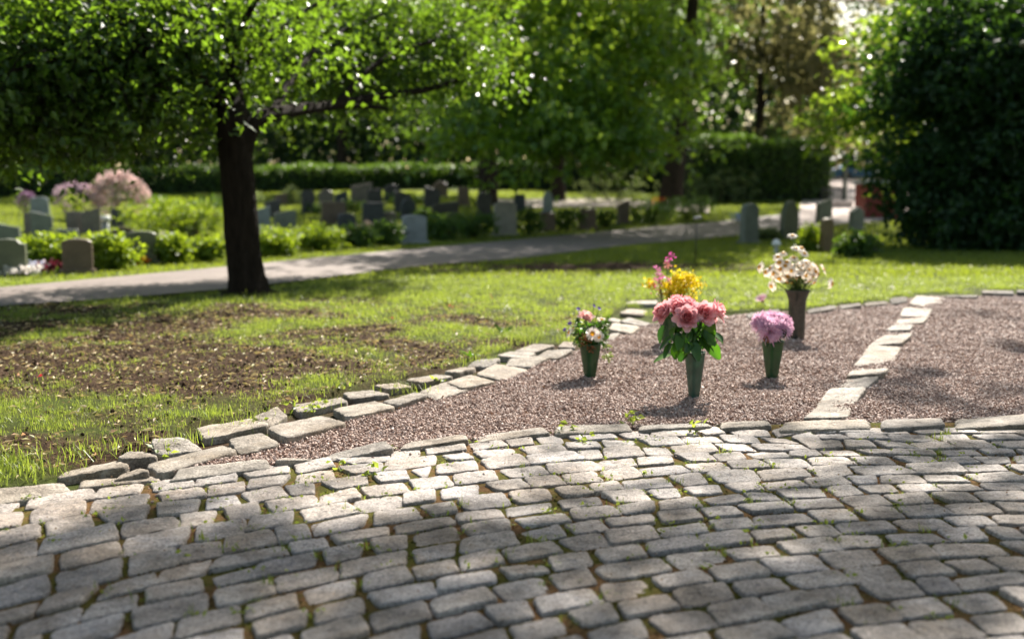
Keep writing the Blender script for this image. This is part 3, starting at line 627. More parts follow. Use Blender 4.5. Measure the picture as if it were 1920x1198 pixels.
# bright leaved tree behind the path: low hanging lit boughs
rng = np.random.default_rng(41)
B2 = P(1047, 378); ells = []
E(1000, 180, 23, 190, 120, 2.2, 330); E(1130, 160, 24, 150, 130, 2.4, 330); E(1000, 60, 25, 220, 100, 2.6, 300); E(1110, 40, 25, 130, 90, 2.6, 240); E(900, 230, 22, 70, 50, 1.0, 60); E(1010, 285, 21.5, 50, 36, .8, 34); E(1150, 262, 22, 120, 40, 1.0, 100); E(1235, 110, 24, 60, 60, 1.2, 70); E(1080, 235, 22, 130, 50, 1.4, 110)
ells += [(np.array([2.4, 21.5, 7.4]), (2.2, 2.4, 1.1), 420), (np.array([5.2, 24.4, 9.3]), (3.4, 2.4, 1.2), 520), (np.array([7.4, 28.2, 8.4]), (2.4, 2.6, 1.5), 380)]; E(1060, -120, 27, 420, 190, 4.0, 400); E(900, -60, 27, 160, 120, 3, 150)  # high crown masses added above the view to shade the path
broad_tree('linden_tree', 'tree with bright lime green backlit boughs hanging above the path', B2, 9, .30, ells, 'leaf_bright', .20, 10, .62, rng, nl=12, droop=.75, wid=.72)
B3 = P(1256, 389); ells = []
ells += [(np.array([6.2, 28, 9.8]), (2.6, 2.4, 1.1), 300), (np.array([8.3, 32, 10.2]), (2.8, 2.6, 1.1), 320), (np.array([10.2, 36, 11.2]), (3, 2.6, 1.2), 320), (np.array([11.4, 32.6, 9.9]), (4.5, 4.6, 2.2), 620), (np.array([8.0, 38.5, 11.0]), (5, 4, 2.2), 460), (np.array([12.6, 41.5, 11.6]), (5, 4, 2.2), 420)]; E(1330, -290, 33, 300, 150, 4.0, 420); E(1180, -240, 32, 260, 140, 4, 300); E(1130, 130, 36, 120, 130, 2.5, 120)  # high crown parts added out of view, shading the path further right
broad_tree('linden_tree', 'tree with leaning dark trunk beside the clipped hedge', B3, 12, .40, ells, 'leaf_mid', .17, 12, .7, rng, nl=0, lean=(.9, 0), droop=.6, wid=.7, limit=lambda c: (c[:, 2] > .9 + .205 * c[:, 1]) | (c[:, 0] < .13 * c[:, 1]))
B4 = P(916, 386); ells = []
ells += [(np.array([.5, 35, 8.0]), (4.2, 4.6, 2.0), 560), (np.array([2.5, 41, 8.6]), (5, 3.6, 2.2), 420), (np.array([-2.8, 38, 8.8]), (4, 3.2, 1.8), 420), (np.array([6, 45, 9.5]), (6, 3.6, 2.4), 420)]; E(850, -140, 34, 300, 170, 4.0, 300); E(930, 60, 36, 120, 130, 2.5, 160); E(800, 190, 37, 130, 70, 2, 90)  # overhead crown parts added for shade on the rear graves and lawn
broad_tree('linden_tree', 'dark straight trunked tree among the rear headstones', B4, 12, .36, ells, 'leaf_mid', .17, 12, .7, rng, nl=8, droop=.6, wid=.7)

# big dark bushy tree on the right
rng = np.random.default_rng(43); B5 = P(1880, 452); ells = []
E(1845, 330, 17.6, 165, 150, 1.0, 900); E(1860, 140, 17.8, 210, 150, 1.1, 1000); E(1990, 240, 17.6, 230, 260, 1.4, 900); E(1860, 20, 18.2, 190, 70, 1.0, 420); E(1815, 420, 17.2, 100, 56, .6, 320); E(1900, 430, 17.0, 140, 50, .7, 300); E(1760, 130, 18.4, 80, 120, .9, 240); E(1730, 300, 17.8, 50, 70, .6, 110)
t5 = broad_tree('bushy_tree', 'dense dark bushy tree with foliage down to the ground at right', B5, 4.6, .22, ells, 'leaf_dark', .13, 13, .42, rng, droop=.7, wid=.7, limit=lambda c: (c[:, 2] > .12) & (c[:, 2] < 5.2))
ells = []; rng = np.random.default_rng(44)
E(1615, 205, 20.5, 80, 45, 1.0, 70); E(1650, 170, 20, 60, 60, .8, 60); E(1590, 235, 20.5, 50, 22, .8, 30); E(1660, 60, 20.5, 60, 60, .8, 60); E(1690, 250, 19.5, 60, 60, .8, 60)
broad_tree('lit_edge_tree', 'sunlit edge of the dark bushy tree, built as a slim tree with brighter leaves', P(1735, 440), 5, .07, ells, 'leaf_bright', .15, 11, .5, rng, droop=.6, wid=.7, nl=7, grp=3)  # lit crown edge of the bushy tree, its sunlight put into brighter leaves

# unseen tall tree, crown clumps set to throw soft shade over cobbles and gravel
rng = np.random.default_rng(47); ells = []
def SH(u, v, h, r, n):
    q = P(u, v); k = h / math.tan(SUN_EL); ells.append((np.array([q[0] + math.sin(SUN_AZ) * k, q[1] + math.cos(SUN_AZ) * k, h]), (r, r, r * .7), max(3, int(n * .42))))
for a_ in [(10, 1085, 8.2, .24, 30), (-60, 1150, 8.6, .45, 70), (420, 1040, 8.4, .16, 14), (60, 1130, 8.4, .45, 70), (350, 1090, 8.8, .5, 80), (620, 1060, 8.0, .40, 60), (900, 1110, 8.6, .42, 70), (700, 1000, 8.2, .18, 14), (1200, 1090, 8.3, .40, 60), (1500, 1120, 9.0, .45, 70), (1800, 1060, 8.6, .48, 80), (1880, 960, 8.1, .25, 22), (1720, 960, 8.8, .22, 18), (600, 1190, 9, .5, 60), (1250, 1230, 9, .5, 45), (1850, 1200, 9.2, .6, 80), (300, 1120, 8.5, .4, 60), (480, 1170, 8.7, .4, 60),
           (1250, 835, 8.6, .20, 18), (1450, 828, 8.2, .20, 18), (1650, 840, 8.6, .22, 20), (1850, 850, 8.4, .26, 26), (1100, 870, 8.4, .18, 10), (1780, 735, 8.6, .32, 40), (1720, 755, 8.4, .22, 22), (1900, 660, 8.8, .26, 26), (1790, 590, 9.2, .22, 22), (1930, 760, 9.2, .3, 30), (1080, 950, 8.6, .2, 12), (200, 1300, 9.4, .7, 60), (900, 1400, 9.4, .8, 60), (1700, 1400, 9.6, .8, 60), (2200, 1100, 9.5, .8, 80), (2200, 800, 9.8, .8, 60)]: SH(*a_)
broad_tree('tall_tree', 'tall tree standing just outside the right edge of the picture', np.array([8.2, 12.6, 0]), 10.5, .16, ells, 'leaf_mid', .085, 12, .20, rng, clump=.6, nl=14, droop=.5, wid=.62, fork=.6)

# background trees
rng = np.random.default_rng(51)
broad_tree('broadleaf_tree', 'unseen tree added behind the long low hedge to shade the rear lawn', np.array([-9.0, 53.5, float(g(53.5))]), 13, .34, [(np.array([-14.0, 48.5, 10.6]), (5, 3.4, 2.2), 340), (np.array([-6.0, 48, 10.4]), (5.5, 3.4, 2.2), 360), (np.array([0.5, 47, 10.2]), (4, 3, 2), 260), (np.array([-9, 52, 12.5]), (7, 3.5, 2.4), 260)], 'leaf_wood', .3, 12, .9, rng, group='trees behind the cemetery', nl=9, wid=.7, fork=.55)  # hidden tree added to keep the lawn before the hedge in shade
def back_tree(u, vb, y, h, rx, leafm, label, seed, name='broadleaf_tree', low=.12, size=.34, n=760, droop=.4):
    rg = np.random.default_rng(seed); b0 = at(u, 380, y); b0[2] = float(g(y)); ells = []
    for k in range(9):
        f = rg.uniform(low + .1, .92); rr = rx * (1 - abs(f - .45) * .9) * .62
        a = rg.uniform(0, 6.28); ells.append((b0 + np.array([math.cos(a) * rx * .5, math.sin(a) * rx * .35, h * f]), (rr, rr * .8, h * .15), n // 9))
    broad_tree(name, label, b0, h, .28, ells, leafm, size, 12, 1.1, rg, group='trees behind the cemetery', nl=5, droop=droop, wid=.7)
bt = [(1420, 52, 15, 6.2, 'leaf_olive', 'tall tree with brownish olive foliage above the clipped hedge', 900), (1290, 58, 14, 5, 'leaf_mid', 'dull green tree left of the brownish olive tree', 600),
      (1530, 66, 15, 4.2, 'leaf_olive', 'narrow olive tree at the right of the brownish olive tree', 600), (700, 58, 13, 6, 'leaf_bright', 'sunlit bright green tree seen beneath the long bough', 700),
      (560, 62, 13, 6, 'leaf_mid', 'mid green tree just right of the dark trunk', 700), (860, 66, 15, 6, 'leaf_bright', 'yellow green tree behind the rear headstones', 700),
      (330, 60, 14, 6, 'leaf_wood', 'dark tree behind the low hedge left of the trunk', 760), (180, 64, 15, 6.5, 'leaf_wood', 'dark tree above the pink blossom shrub', 760), (30, 60, 14, 6.5, 'leaf_wood', 'dark tree at the far left edge behind the hedge', 760),
      (1000, 70, 16, 7, 'leaf_wood', 'dark tall tree in the gap above the rear headstones', 700), (1130, 68, 16, 6, 'leaf_mid', 'green tall tree behind the lime green boughs', 700), (440, 74, 17, 7, 'leaf_bright', 'pale green tree farthest back behind the dark trunk', 700),
      (1700, 64, 16, 5.5, 'leaf_wood', 'dark tree behind the bushy tree beyond the forecourt', 700), (1850, 60, 15, 6, 'leaf_wood', 'dark tree hidden behind the bushy tree at the right edge', 500), (-150, 58, 15, 7, 'leaf_wood', 'dark tree beyond the left edge', 500)]
for k, (u, y, h, rx, lm_, lab, n) in enumerate(bt): back_tree(u, 0, y, h, rx, lm_, lab, 600 + k, n=n)
# far wood
mb = MB(); n = 9000; x = rng.uniform(-75, 80, n); top = 10 + 4 * fbm(x * .12, x * 0, 3); gap = np.exp(-((x - 33) / 2.6) ** 2)
z = rng.random(n) ** .8 * (top * (1 - .72 * gap)); y = 92 + rng.normal(size=n) * 2.5
p = np.c_[x, y, z + g(y)]; p = (p[:, None] + rng.normal(size=(n, 3, 3)) * .5).reshape(-1, 3)
mb.add(*leaf_quads(p, rng.uniform(.7, 1.2, len(p)), rng, .3, .8)); tag(mb.build('far_wood', M['leaf_wood']), 'far dark wood behind the cemetery', kind='stuff')

mb = MB(); n = 5200; x = rng.uniform(-42, 34, n); y = 55.5 + rng.normal(size=n) * .8 + 1.5 * np.sin(x * .3); z = rng.random(n) ** .8 * (2.2 + 3.2 * fbm(x * .3, x * 0 + 4, 3))
p = np.c_[x, y, z + g(y)]; k = (x < 14.5) | (x > 21); p = p[k]; p = (p[:, None] + rng.normal(size=(len(p), 4, 3)) * .3).reshape(-1, 3)
mb.add(*leaf_quads(p, rng.uniform(.25, .5, len(p)), rng, .3, .75)); tag(mb.build('undergrowth', M['leaf_wood']), 'dark undergrowth below the trees behind the hedge', kind='stuff')
# hedges and shrubs
def leafy_box(p0, p1, wid, h, n, size, rng, z0=0.0, rnd=.12):
    p0 = np.asarray(p0[:2]); p1 = np.asarray(p1[:2]); d = p1 - p0; L_ = np.linalg.norm(d); d = d / L_; s = np.array([-d[1], d[0]])
    t = rng.random(n) * L_; face = rng.random(n); a = rng.uniform(-.5, .5, n) * wid; z = rng.random(n) ** .8 * h
    a = np.where(face < .45, -wid / 2 * np.ones(n), np.where(face < .6, wid / 2, a)); z = np.where(face > .6, h, z)
    a = a * np.where(z > h * .85, .88, 1); wob = 1 + .05 * np.sin(t * 1.3) + .03 * np.sin(t * 3.7)
    xy = p0 + np.outer(t, d) + np.outer(a + rng.normal(size=n) * rnd * .6, s); z = z * wob + rng.normal(size=n) * rnd * .5
    p = np.c_[xy, np.maximum(z, .03) + g(xy[:, 1]) + z0]
    return leaf_quads(p, size * rng.uniform(.6, 1.3, n), rng, -.15, .65)
def hedge(name, label, u0, u1, y0, y1, wid, h, n, size, m, rng, group=None):
    p0 = at(u0, 380, y0); p1 = at(u1, 380, y1); c = (p0 + p1) / 2; c[2] = float(g(c[1])); t = thing(name, label, 'hedge', c, group)
    mb = MB(); L_ = np.linalg.norm((p1 - p0)[:2]); a = math.atan2(p1[1] - p0[1], p1[0] - p0[0])
    k = max(2, int(L_ / 2))
    for i in range(k):
        q = p0 + (p1 - p0) * (i + .5) / k; mb.add(*box((q[0], q[1], float(g(q[1])) + h * .44), (L_ / k * 1.02, wid * .72, h * .86), a))
    mb.build('core', M['hedge_core'], t)
    mb = MB(); mb.add(*leafy_box(p0, p1, wid, h, n, size, rng)); mb.build('foliage', M[m], t)
M['hedge_core'] = plain('hedge_core', (.012, .02, .008), .95, 0, .4, 12)
rng = np.random.default_rng(61)
hedge('clipped_hedge', 'tall clipped hedge with sunlit top beside the gateway', 1290, 1540, 37.5, 38.5, 1.5, 2.25, 9000, .13, 'leaf_hedge', rng)
hedge('clipped_hedge', 'long low dark hedge along the rear of the graves at left', -160, 905, 39.5, 51, 1.6, 1.08, 14000, .14, 'leaf_hedge', rng)
hedge('clipped_hedge', 'dark hedge section behind the trunks between the two other hedges', 910, 1285, 50, 44, 1.6, 1.3, 6000, .15, 'leaf_wood', rng)

def shrub(name, label, u, vb, ru, hpx, m, n, size, rng, cat='shrub', group=None, y=None, per=8, droop=-.1, flower=None, ry=.8, wid=.6):
    b0 = P(u, vb) if y is None else at(u, vb, y); y = b0[1]; s = ppm(y); t = thing(name, label, cat, b0, group); r = ru / s; h = hpx / s
    V, Fs, C, dr = sprays([(b0 + np.array([0, 0, h * .5]), (r, r * ry, h * .52), n)], rng, size, per, size * 1.8, droop, wid, .35, lambda c: c[:, 2] > b0[2] + .02, .3, 1)
    mb = MB(); mb.add(V, Fs); mb.build('foliage', M[m], t)
    mb = MB()
    for k in range(6): e = b0 + np.array([rng.normal() * r * .4, rng.normal() * r * .3, h * .6]); mb.add(*tube([b0 + rng.normal(size=3) * [.03, .03, 0], (b0 + e) / 2, e], [.02, .015, .006], 6))
    mb.build('stem', M['bark2'], t, True)
    if flower is not None:
        col, nf, fs = flower; d = norm(rng.normal(size=(nf, 3)) * [1, 1, .9] + [0, -.25, .45]); c = b0 + [0, 0, h * .55] + d * [r * 1.02, r * ry, h * .52]
        c = (c[:, None] + rng.normal(size=(nf, 10, 3)) * fs * .6).reshape(-1, 3); mb = MB(); V, Fs = leaf_quads(c, fs * rng.uniform(.6, 1.2, len(c)), rng, -.3, .9)
        cc = np.array(col) * rng.uniform(.8, 1.1, (len(c), 1)); mb.add(V, Fs, 0, np.repeat(cc, 4, 0)); mb.build('blossom', M['petal'], t)
    return t
rng = np.random.default_rng(63)
PINK = (.66, .52, .49); LIL = (.50, .38, .46)
shrub('blossom_shrub', 'rounded shrub covered in pale pink blossom', 225, 412, 48, 78, 'leaf_mid', 160, .07, rng, flower=(PINK, 230, .09))
shrub('blossom_shrub', 'smaller lilac flowered shrub left of the pale pink one', 145, 412, 40, 62, 'leaf_lime', 130, .07, rng, flower=(LIL, 70, .08))
shrub('blossom_shrub', 'small purple flowered shrub at the left before the hedge', 50, 402, 16, 36, 'leaf_mid', 50, .06, rng, flower=((.30, .18, .30), 40, .07))
shrub('dome_shrub', 'wide domed bright green shrub just left of the dark trunk', 328, 447, 100, 76, 'leaf_lime', 620, .07, rng, ry=.6)
for u, vb, ru, hp, m_, lab in [(95, 506, 62, 62, 'leaf_lime', 'yellow green shrub between the leftmost headstone and the brown one'), (205, 508, 44, 66, 'leaf_lime', 'yellow green shrub between the brown and olive headstones'), (322, 496, 34, 54, 'leaf_lime', 'yellow green shrub right of the arched olive headstone'), (388, 492, 34, 48, 'leaf_lime', 'yellow green shrub touching the left of the dark trunk'),
                               (510, 482, 50, 50, 'leaf_lime', 'yellow green shrub just right of the dark trunk'), (596, 472, 48, 48, 'leaf_lime', 'rounded yellow green shrub along the path, second right of the trunk'), (668, 466, 36, 42, 'leaf_hedge', 'green shrub in half shade right of the yellow green ones'), (724, 462, 34, 46, 'leaf_hedge', 'green shrub just left of the pale blue headstone'),
                               (830, 452, 46, 46, 'leaf_hedge', 'shaded green shrub just right of the pale blue headstone'), (893, 448, 44, 46, 'leaf_hedge', 'shaded green shrub left of the tall olive headstone'), (990, 440, 26, 44, 'leaf_hedge', 'shaded green shrub right of the tall olive headstone'), (1062, 432, 34, 40, 'leaf_hedge', 'shaded green shrub beside the low brown headstone'), (1136, 428, 22, 34, 'leaf_hedge', 'shaded green shrub between two brown headstones'),
                               (1218, 420, 44, 46, 'leaf_hedge', 'dark green planting below the leaning trunk'), (1290, 414, 50, 46, 'leaf_hedge', 'dark green planting in front of the clipped hedge'), (1518, 473, 22, 46, 'leaf_lime', 'small round green bush left of the brown pillar stone'), (1606, 484, 40, 44, 'leaf_hedge', 'low green bush with a dark stone inside it'), (1436, 452, 26, 22, 'leaf_pale', 'small pale plants between two grey green headstones'),
                               (470, 388, 30, 34, 'leaf_pale', 'pale shrub behind the headstones right of the dark trunk'), (550, 384, 30, 34, 'leaf_pale', 'pale shrub between two rear headstones before the hedge'), (400, 398, 40, 30, 'leaf_hedge', 'green shrub behind the domed shrub before the hedge'), (300, 392, 40, 26, 'leaf_hedge', 'low green shrub behind the domed shrub at its left end'),
                               (600, 402, 30, 20, 'leaf_hedge', 'low dark plants between the lone dark headstone and the wide brown one'), (662, 398, 30, 20, 'leaf_hedge', 'low dark plants before the large slanting rear headstone'), (790, 412, 24, 22, 'leaf_hedge', 'low shaded plants right of the bright tipped headstone'), (850, 425, 34, 24, 'leaf_hedge', 'low shaded plants before the wide low dark headstone'), (760, 384, 40, 22, 'leaf_hedge', 'shaded plants in the rear row before the hedge'), (860, 376, 50, 24, 'leaf_wood', 'deep shaded plants behind the straight trunk'), (620, 372, 60, 22, 'leaf_hedge', 'shaded plants at the hedge foot behind the pointed headstone'),
 (40, 330, 26, 50, 'leaf_pale', 'pale green shrub over the hedge at far left')]:
    shrub('low_shrub', lab, u, vb, ru, hp, m_, int(60 + ru * hp / 9), .065, rng, group='shrubs among the graves', ry=.7, y=None if vb > 380 else 48)
for u, lab in [(1150, 'pale drooping shrub left of the leaning trunk'), (1345, 'pale drooping shrub in front of the clipped hedge')]:
    shrub('weeping_shrub', lab, u, 392, 80, 82, 'leaf_pale', 150, .14, rng, y=36.2, droop=1.2, wid=.35, ry=.35, group='pale drooping shrubs before the hedge')

# ------------------------------------------------------------------ headstones
def outline(shape, w, h):
    a = np.linspace(0, math.pi, 15)
    if shape == 'arch': return [(-w / 2, 0), (w / 2, 0)] + [(math.cos(t) * w / 2, h - w * .32 + math.sin(t) * w * .32) for t in a]
    if shape == 'low_arch': return [(-w / 2, 0), (w / 2, 0)] + [(math.cos(t) * w / 2, h * .88 + math.sin(t) * h * .12) for t in a]
    if shape == 'ogive': return [(-w / 2, 0), (w / 2, 0)] + [(w / 2 * (1 - s ** 1.8), h * (.5 + .5 * math.sin(s * math.pi / 2))) for s in np.linspace(0, 1, 9)] + [(-w / 2 * (1 - s ** 1.8), h * (.5 + .5 * math.sin(s * math.pi / 2))) for s in np.linspace(.92, 0, 9)]
    if shape == 'gable': return [(-w / 2, 0), (w / 2, 0), (w / 2, h * .8), (w * .08, h), (-w * .08, h), (-w / 2, h * .8)]
    if shape == 'slant': return [(-w / 2, 0), (w / 2, 0), (w / 2, h), (w * .2, h * .96), (-w * .2, h * .86), (-w / 2, h * .8)]
    if shape == 'slantr': return [(-x, y) for x, y in outline('slant', w, h)][::-1]
    if shape == 'shoulder': return [(-w / 2, 0), (w / 2, 0), (w / 2, h * .84), (w * .38, h * .86), (w * .28, h * .97), (0, h), (-w * .28, h * .97), (-w * .38, h * .86), (-w / 2, h * .84)]
    if shape == 'rough': return [(-w * .52, 0), (w * .52, 0), (w * .5, h * .5), (w * .46, h * .9), (w * .3, h * .96), (w * .1, h), (-w * .15, h * .97), (-w * .34, h), (-w * .45, h * .9), (-w * .5, h * .4)]
    return [(-w / 2, 0), (w / 2, 0), (w * .485, h * .97), (w * .46, h), (-w * .46, h), (-w * .485, h * .97)]
SM = {}
def headstone(u, vb, wpx, hpx, shape, col, label, yaw=.45, thick=.14, group='headstones in the graveyard', y=None):
    b0 = P(u, vb) if y is None else at(u, vb, y); s = ppm(b0[1]); w, h = wpx / s / .95, hpx / s
    t = thing('headstone', label, 'headstone', b0, group); o = np.array(outline(shape, w, h)); n = len(o); mb = MB()
    c = o.mean(0); ins = c + (o - c) * (1 - .02 / max(w, .3)); ins[:2] = o[:2]; th = min(thick, w * .4)
    L3 = [(o_, d_) for o_, d_ in ((ins, -th / 2), (o, -th / 2 + .012), (o, th / 2 - .012), (ins, th / 2))]
    cr, sr = math.cos(yaw), math.sin(yaw); V = []
    for q, d_ in L3: V.append(np.c_[q[:, 0] * cr - d_ * sr, q[:, 0] * sr + d_ * cr, q[:, 1] + .04] + b0)
    V = np.concatenate(V); j = np.arange(n); k = (j + 1) % n
    fq = np.concatenate([np.c_[i * n + j, i * n + k, (i + 1) * n + k, (i + 1) * n + j] for i in range(3)])
    mb.add(V, [fq, j[::-1][None, :][:, ::-1], (3 * n + j)[::-1][None, :]])
    if col not in SM: SM[col] = stonemat('gravestone', col, .45)
    mb.build('slab', SM[col], t)
    mb = MB(); mb.add(*box(b0 + [0, 0, .005], (w * 1.18, th * 1.8, .12), yaw)); mb.build('plinth', SM[col], t)
OL = (.12, .13, .085); GG = (.15, .17, .14); BR = (.12, .085, .06); DK = (.05, .05, .052); BD = (.035, .045, .055); BL = (.22, .25, .26); BE = (.22, .21, .17); BG = (.15, .13, .11)
HS = [(18, 520, 58, 66, 'shoulder', OL, 'olive headstone with stepped shoulders cut by the left edge, nearest the path'), (12, 466, 46, 44, 'slantr', GG, 'grey green slanting headstone behind the one cut by the left edge'),
      (80, 446, 35, 46, 'slantr', GG, 'grey green headstone in front of a darker twin at left'), (62, 440, 28, 38, 'flat', BG, 'darker headstone half hidden behind a grey green one at left'), (75, 404, 31, 32, 'rough', BL, 'blue grey rough topped headstone in front of the dark hedge'),
      (143, 438, 32, 38, 'flat', BG, 'brown grey headstone, left one of a touching pair below the pink shrub'), (172, 439, 32, 46, 'slant', BG, 'taller brown grey headstone, right one of the touching pair below the pink shrub'), (126, 456, 38, 22, 'flat', GG, 'low wide dark green headstone above the brown one'),
      (147, 515, 50, 61, 'low_arch', BR, 'brown polished headstone beside dark red flowers'), (267, 497, 50, 58, 'low_arch', OL, 'olive headstone with curved top and orange flowers at its foot'), (220, 426, 20, 32, 'flat', DK, 'narrow dark headstone beside the domed shrub'), (231, 447, 42, 18, 'arch', BR, 'low brown boulder like headstone left of the domed shrub'),
      (347, 447, 50, 28, 'flat', BR, 'low wide brown headstone at the front of the domed shrub'), (494, 433, 24, 43, 'slant', BL, 'blue grey headstone partly hidden by the dark trunk'), (535, 430, 38, 33, 'slant', GG, 'olive grey headstone with broken top right of the trunk'), (512, 410, 26, 34, 'slant', DK, 'dark slanting headstone behind the olive grey one'),
      (527, 386, 22, 22, 'slant', BR, 'small brown headstone behind the dark slanting one'), (578, 402, 23, 42, 'low_arch', DK, 'dark headstone with pale top standing alone on the lit lawn'), (612, 388, 26, 30, 'gable', BG, 'grey brown pointed headstone in the rear row'), (640, 397, 22, 36, 'slant', BD, 'dark teal headstone right of the pointed one'),
      (626, 422, 44, 40, 'flat', BR, 'wide dark brown headstone behind the yellow green shrubs'), (650, 426, 32, 24, 'arch', BD, 'low dark headstone with pale rounded top before the wide brown one'), (678, 381, 38, 36, 'slant', BG, 'large brown grey slanting headstone in the rear row before the hedge'), (703, 385, 26, 28, 'flat', DK, 'dark headstone touching the large slanting one'),
      (735, 378, 28, 30, 'gable', DK, 'dark rear headstone left of the shaded hedge'), (700, 424, 38, 41, 'flat', BD, 'near black wide headstone with bright corner above the green shrub'), (730, 422, 26, 22, 'arch', BG, 'low grey headstone right of the near black one'), (755, 398, 30, 38, 'slantr', DK, 'dark leaning headstone behind the pale blue one'),
      (766, 412, 28, 36, 'ogive', BD, 'dark teal headstone with bright tip right above the pale blue one'), (777, 459, 43, 52, 'low_arch', BL, 'pale blue grey headstone nearest the path in the shade'), (810, 390, 28, 38, 'slantr', DK, 'dark headstone in deep shade right of the bright tipped one'), (826, 370, 25, 28, 'gable', BR, 'small brown rear headstone in deep shade'),
      (835, 410, 48, 29, 'slant', DK, 'wide low dark headstone in deep shade'), (869, 387, 20, 34, 'flat', BR, 'narrow brown headstone in deep shade left of the straight trunk'), (908, 407, 25, 44, 'arch', DK, 'dark headstone in front of the straight trunk'), (947, 443, 40, 61, 'low_arch', BE, 'tall beige olive headstone nearest the path'),
      (974, 398, 20, 31, 'flat', BD, 'dark blue headstone behind the tall beige one'), (1027, 402, 18, 40, 'ogive', BL, 'slim pale blue headstone before the middle trunk'), (1026, 434, 28, 33, 'rough', BR, 'rough brown headstone in front of the slim pale blue one'), (1101, 431, 30, 36, 'flat', BR, 'brown headstone with a white bouquet at its foot'),
      (1168, 421, 22, 42, 'slant', BR, 'dark brown headstone at the right end of the shaded row'), (1404, 458, 33, 72, 'arch', GG, 'grey green rounded headstone, leftmost of the four by the lawn'), (1479, 451, 35, 70, 'ogive', OL, 'grey green headstone with pointed arch top'), (1544, 422, 31, 46, 'slant', OL, 'headstone with a slanting top behind the brown pillar stone'),
      (1549, 474, 25, 60, 'arch', (.16, .11, .045), 'brown narrow pillar headstone with pale rounded top'), (1605, 433, 28, 41, 'gable', GG, 'small gabled headstone farthest right on the lawn'), (1628, 474, 26, 26, 'flat', DK, 'dark low stone half sunk in a green bush')]
for h_ in HS: headstone(*h_, yaw=.5 if h_[0] > 1300 else .32)

# small things among the graves
def small_flowers(u, vb, ru, hpx, col, label, n=16, fs=.05, leafm='leaf_hedge'):
    b0 = P(u, vb); s = ppm(b0[1]); r, h = ru / s, hpx / s; t = thing('flower_clump', label, 'flowers', b0, 'flowers planted at the graves')
    mb = MB(); p = b0 + np.c_[rng.normal(size=90) * r * .6, rng.normal(size=90) * r * .5, rng.random(90) * h * .7]; mb.add(*leaf_quads(p, .05, rng, -.4, .5)); mb.build('foliage', M[leafm], t)
    mb = MB(); d = b0 + np.c_[rng.normal(size=n) * r * .6, rng.normal(size=n) * r * .5 - .03, h * rng.uniform(.5, 1.05, n)]; c = (d[:, None] + rng.normal(size=(n, 9, 3)) * fs * .4).reshape(-1, 3)
    V, Fs = leaf_quads(c, fs, rng, -.3, .9); mb.add(V, Fs, 0, np.repeat(np.array(col) * rng.uniform(.75, 1.1, (len(c), 1)), 4, 0)); mb.build('blossom', M['petal'], t)
for a_ in [(48, 520, 20, 16, (.75, .75, .72), 'white flowers at the foot of the leftmost headstone'), (106, 514, 18, 18, (.16, .02, .04), 'dark red flowers left of the brown polished headstone'), (68, 512, 12, 18, (.62, .66, .8), 'pale blue white flowers between white and dark red ones'),
           (262, 499, 14, 12, (.85, .30, .02), 'orange flowers before the curved olive headstone'), (302, 495, 14, 12, (.36, .2, .55), 'purple flowers right of the orange ones'), (307, 466, 10, 24, (.7, .68, .7), 'white tall flowers behind the purple ones'), (1100, 424, 12, 14, (.75, .62, .64), 'white bouquet at the brown headstone in shade'), (1233, 392, 10, 20, (.85, .22, .03), 'single orange flowers below the leaning trunk'),
           (686, 430, 10, 14, (.6, .5, .4), 'pale dried flowers before the near black headstone'), (1383, 424, 10, 20, (.35, .5, .8), 'pale blue flowers beside the rounded grey green headstone')]: small_flowers(*a_)
M['white'] = plain('white', (.78, .78, .76), .5); M['black'] = plain('black', (.02, .02, .02), .4); M['metal'] = plain('metal', (.35, .34, .33), .35, .8)
b0 = P(198, 436); s = ppm(b0[1]); t = thing('stone_pedestal', 'pale pedestal with a bright white flat cap right of the brown grey pair', 'pedestal', b0)
mb = MB(); mb.add(*lathe([(0, 0), (.10, 0), (.10, .03), (.085, .05), (.085, 22 / s), (0, 22 / s)], 20, b0)); mb.build('shaft', stonemat('paleshaft', (.3, .33, .32)), t, True)
mb = MB(); mb.add(*lathe([(0, 22 / s), (.115, 22 / s), (.12, 23 / s), (.12, 29 / s), (.10, 31 / s), (0, 31 / s)], 20, b0)); mb.build('cap', M['white'], t, True)
b0 = P(1455, 477); s = ppm(b0[1]); t = thing('grave_lantern', 'small white capped grave lantern standing on the sunny lawn', 'lantern', b0)
mb = MB(); mb.add(*lathe([(0, 0), (.05, 0), (.05, .02), (.035, .03), (.035, 17 / s), (0, 17 / s)], 16, b0)); mb.build('body', plain('lanternglass', (.4, .42, .4), .2), t, True)
mb = MB(); mb.add(*lathe([(0, 17 / s), (.075, 17 / s), (.07, 20 / s), (.045, 26 / s), (.012, 28 / s), (0, 28 / s)], 16, b0)); mb.build('cap', M['white'], t, True)
b0 = P(1304, 502); s = ppm(b0[1]); t = thing('garden_stake', 'slender dark stake with small round pale head on the lawn', 'garden stake', b0)
mb = MB(); mb.add(*tube([b0 - [0, 0, .02], b0 + [0, 0, 85 / s]], [.008, .006], 8)); mb.build('rod', M['black'], t, True)
for dx in (-.012, .035):
    mb = MB(); d = ICO * .034 + b0 + [dx, 0, 92 / s + dx * .2]; mb.add(d, ICF); mb.build('ball', M['metal'], t, True)
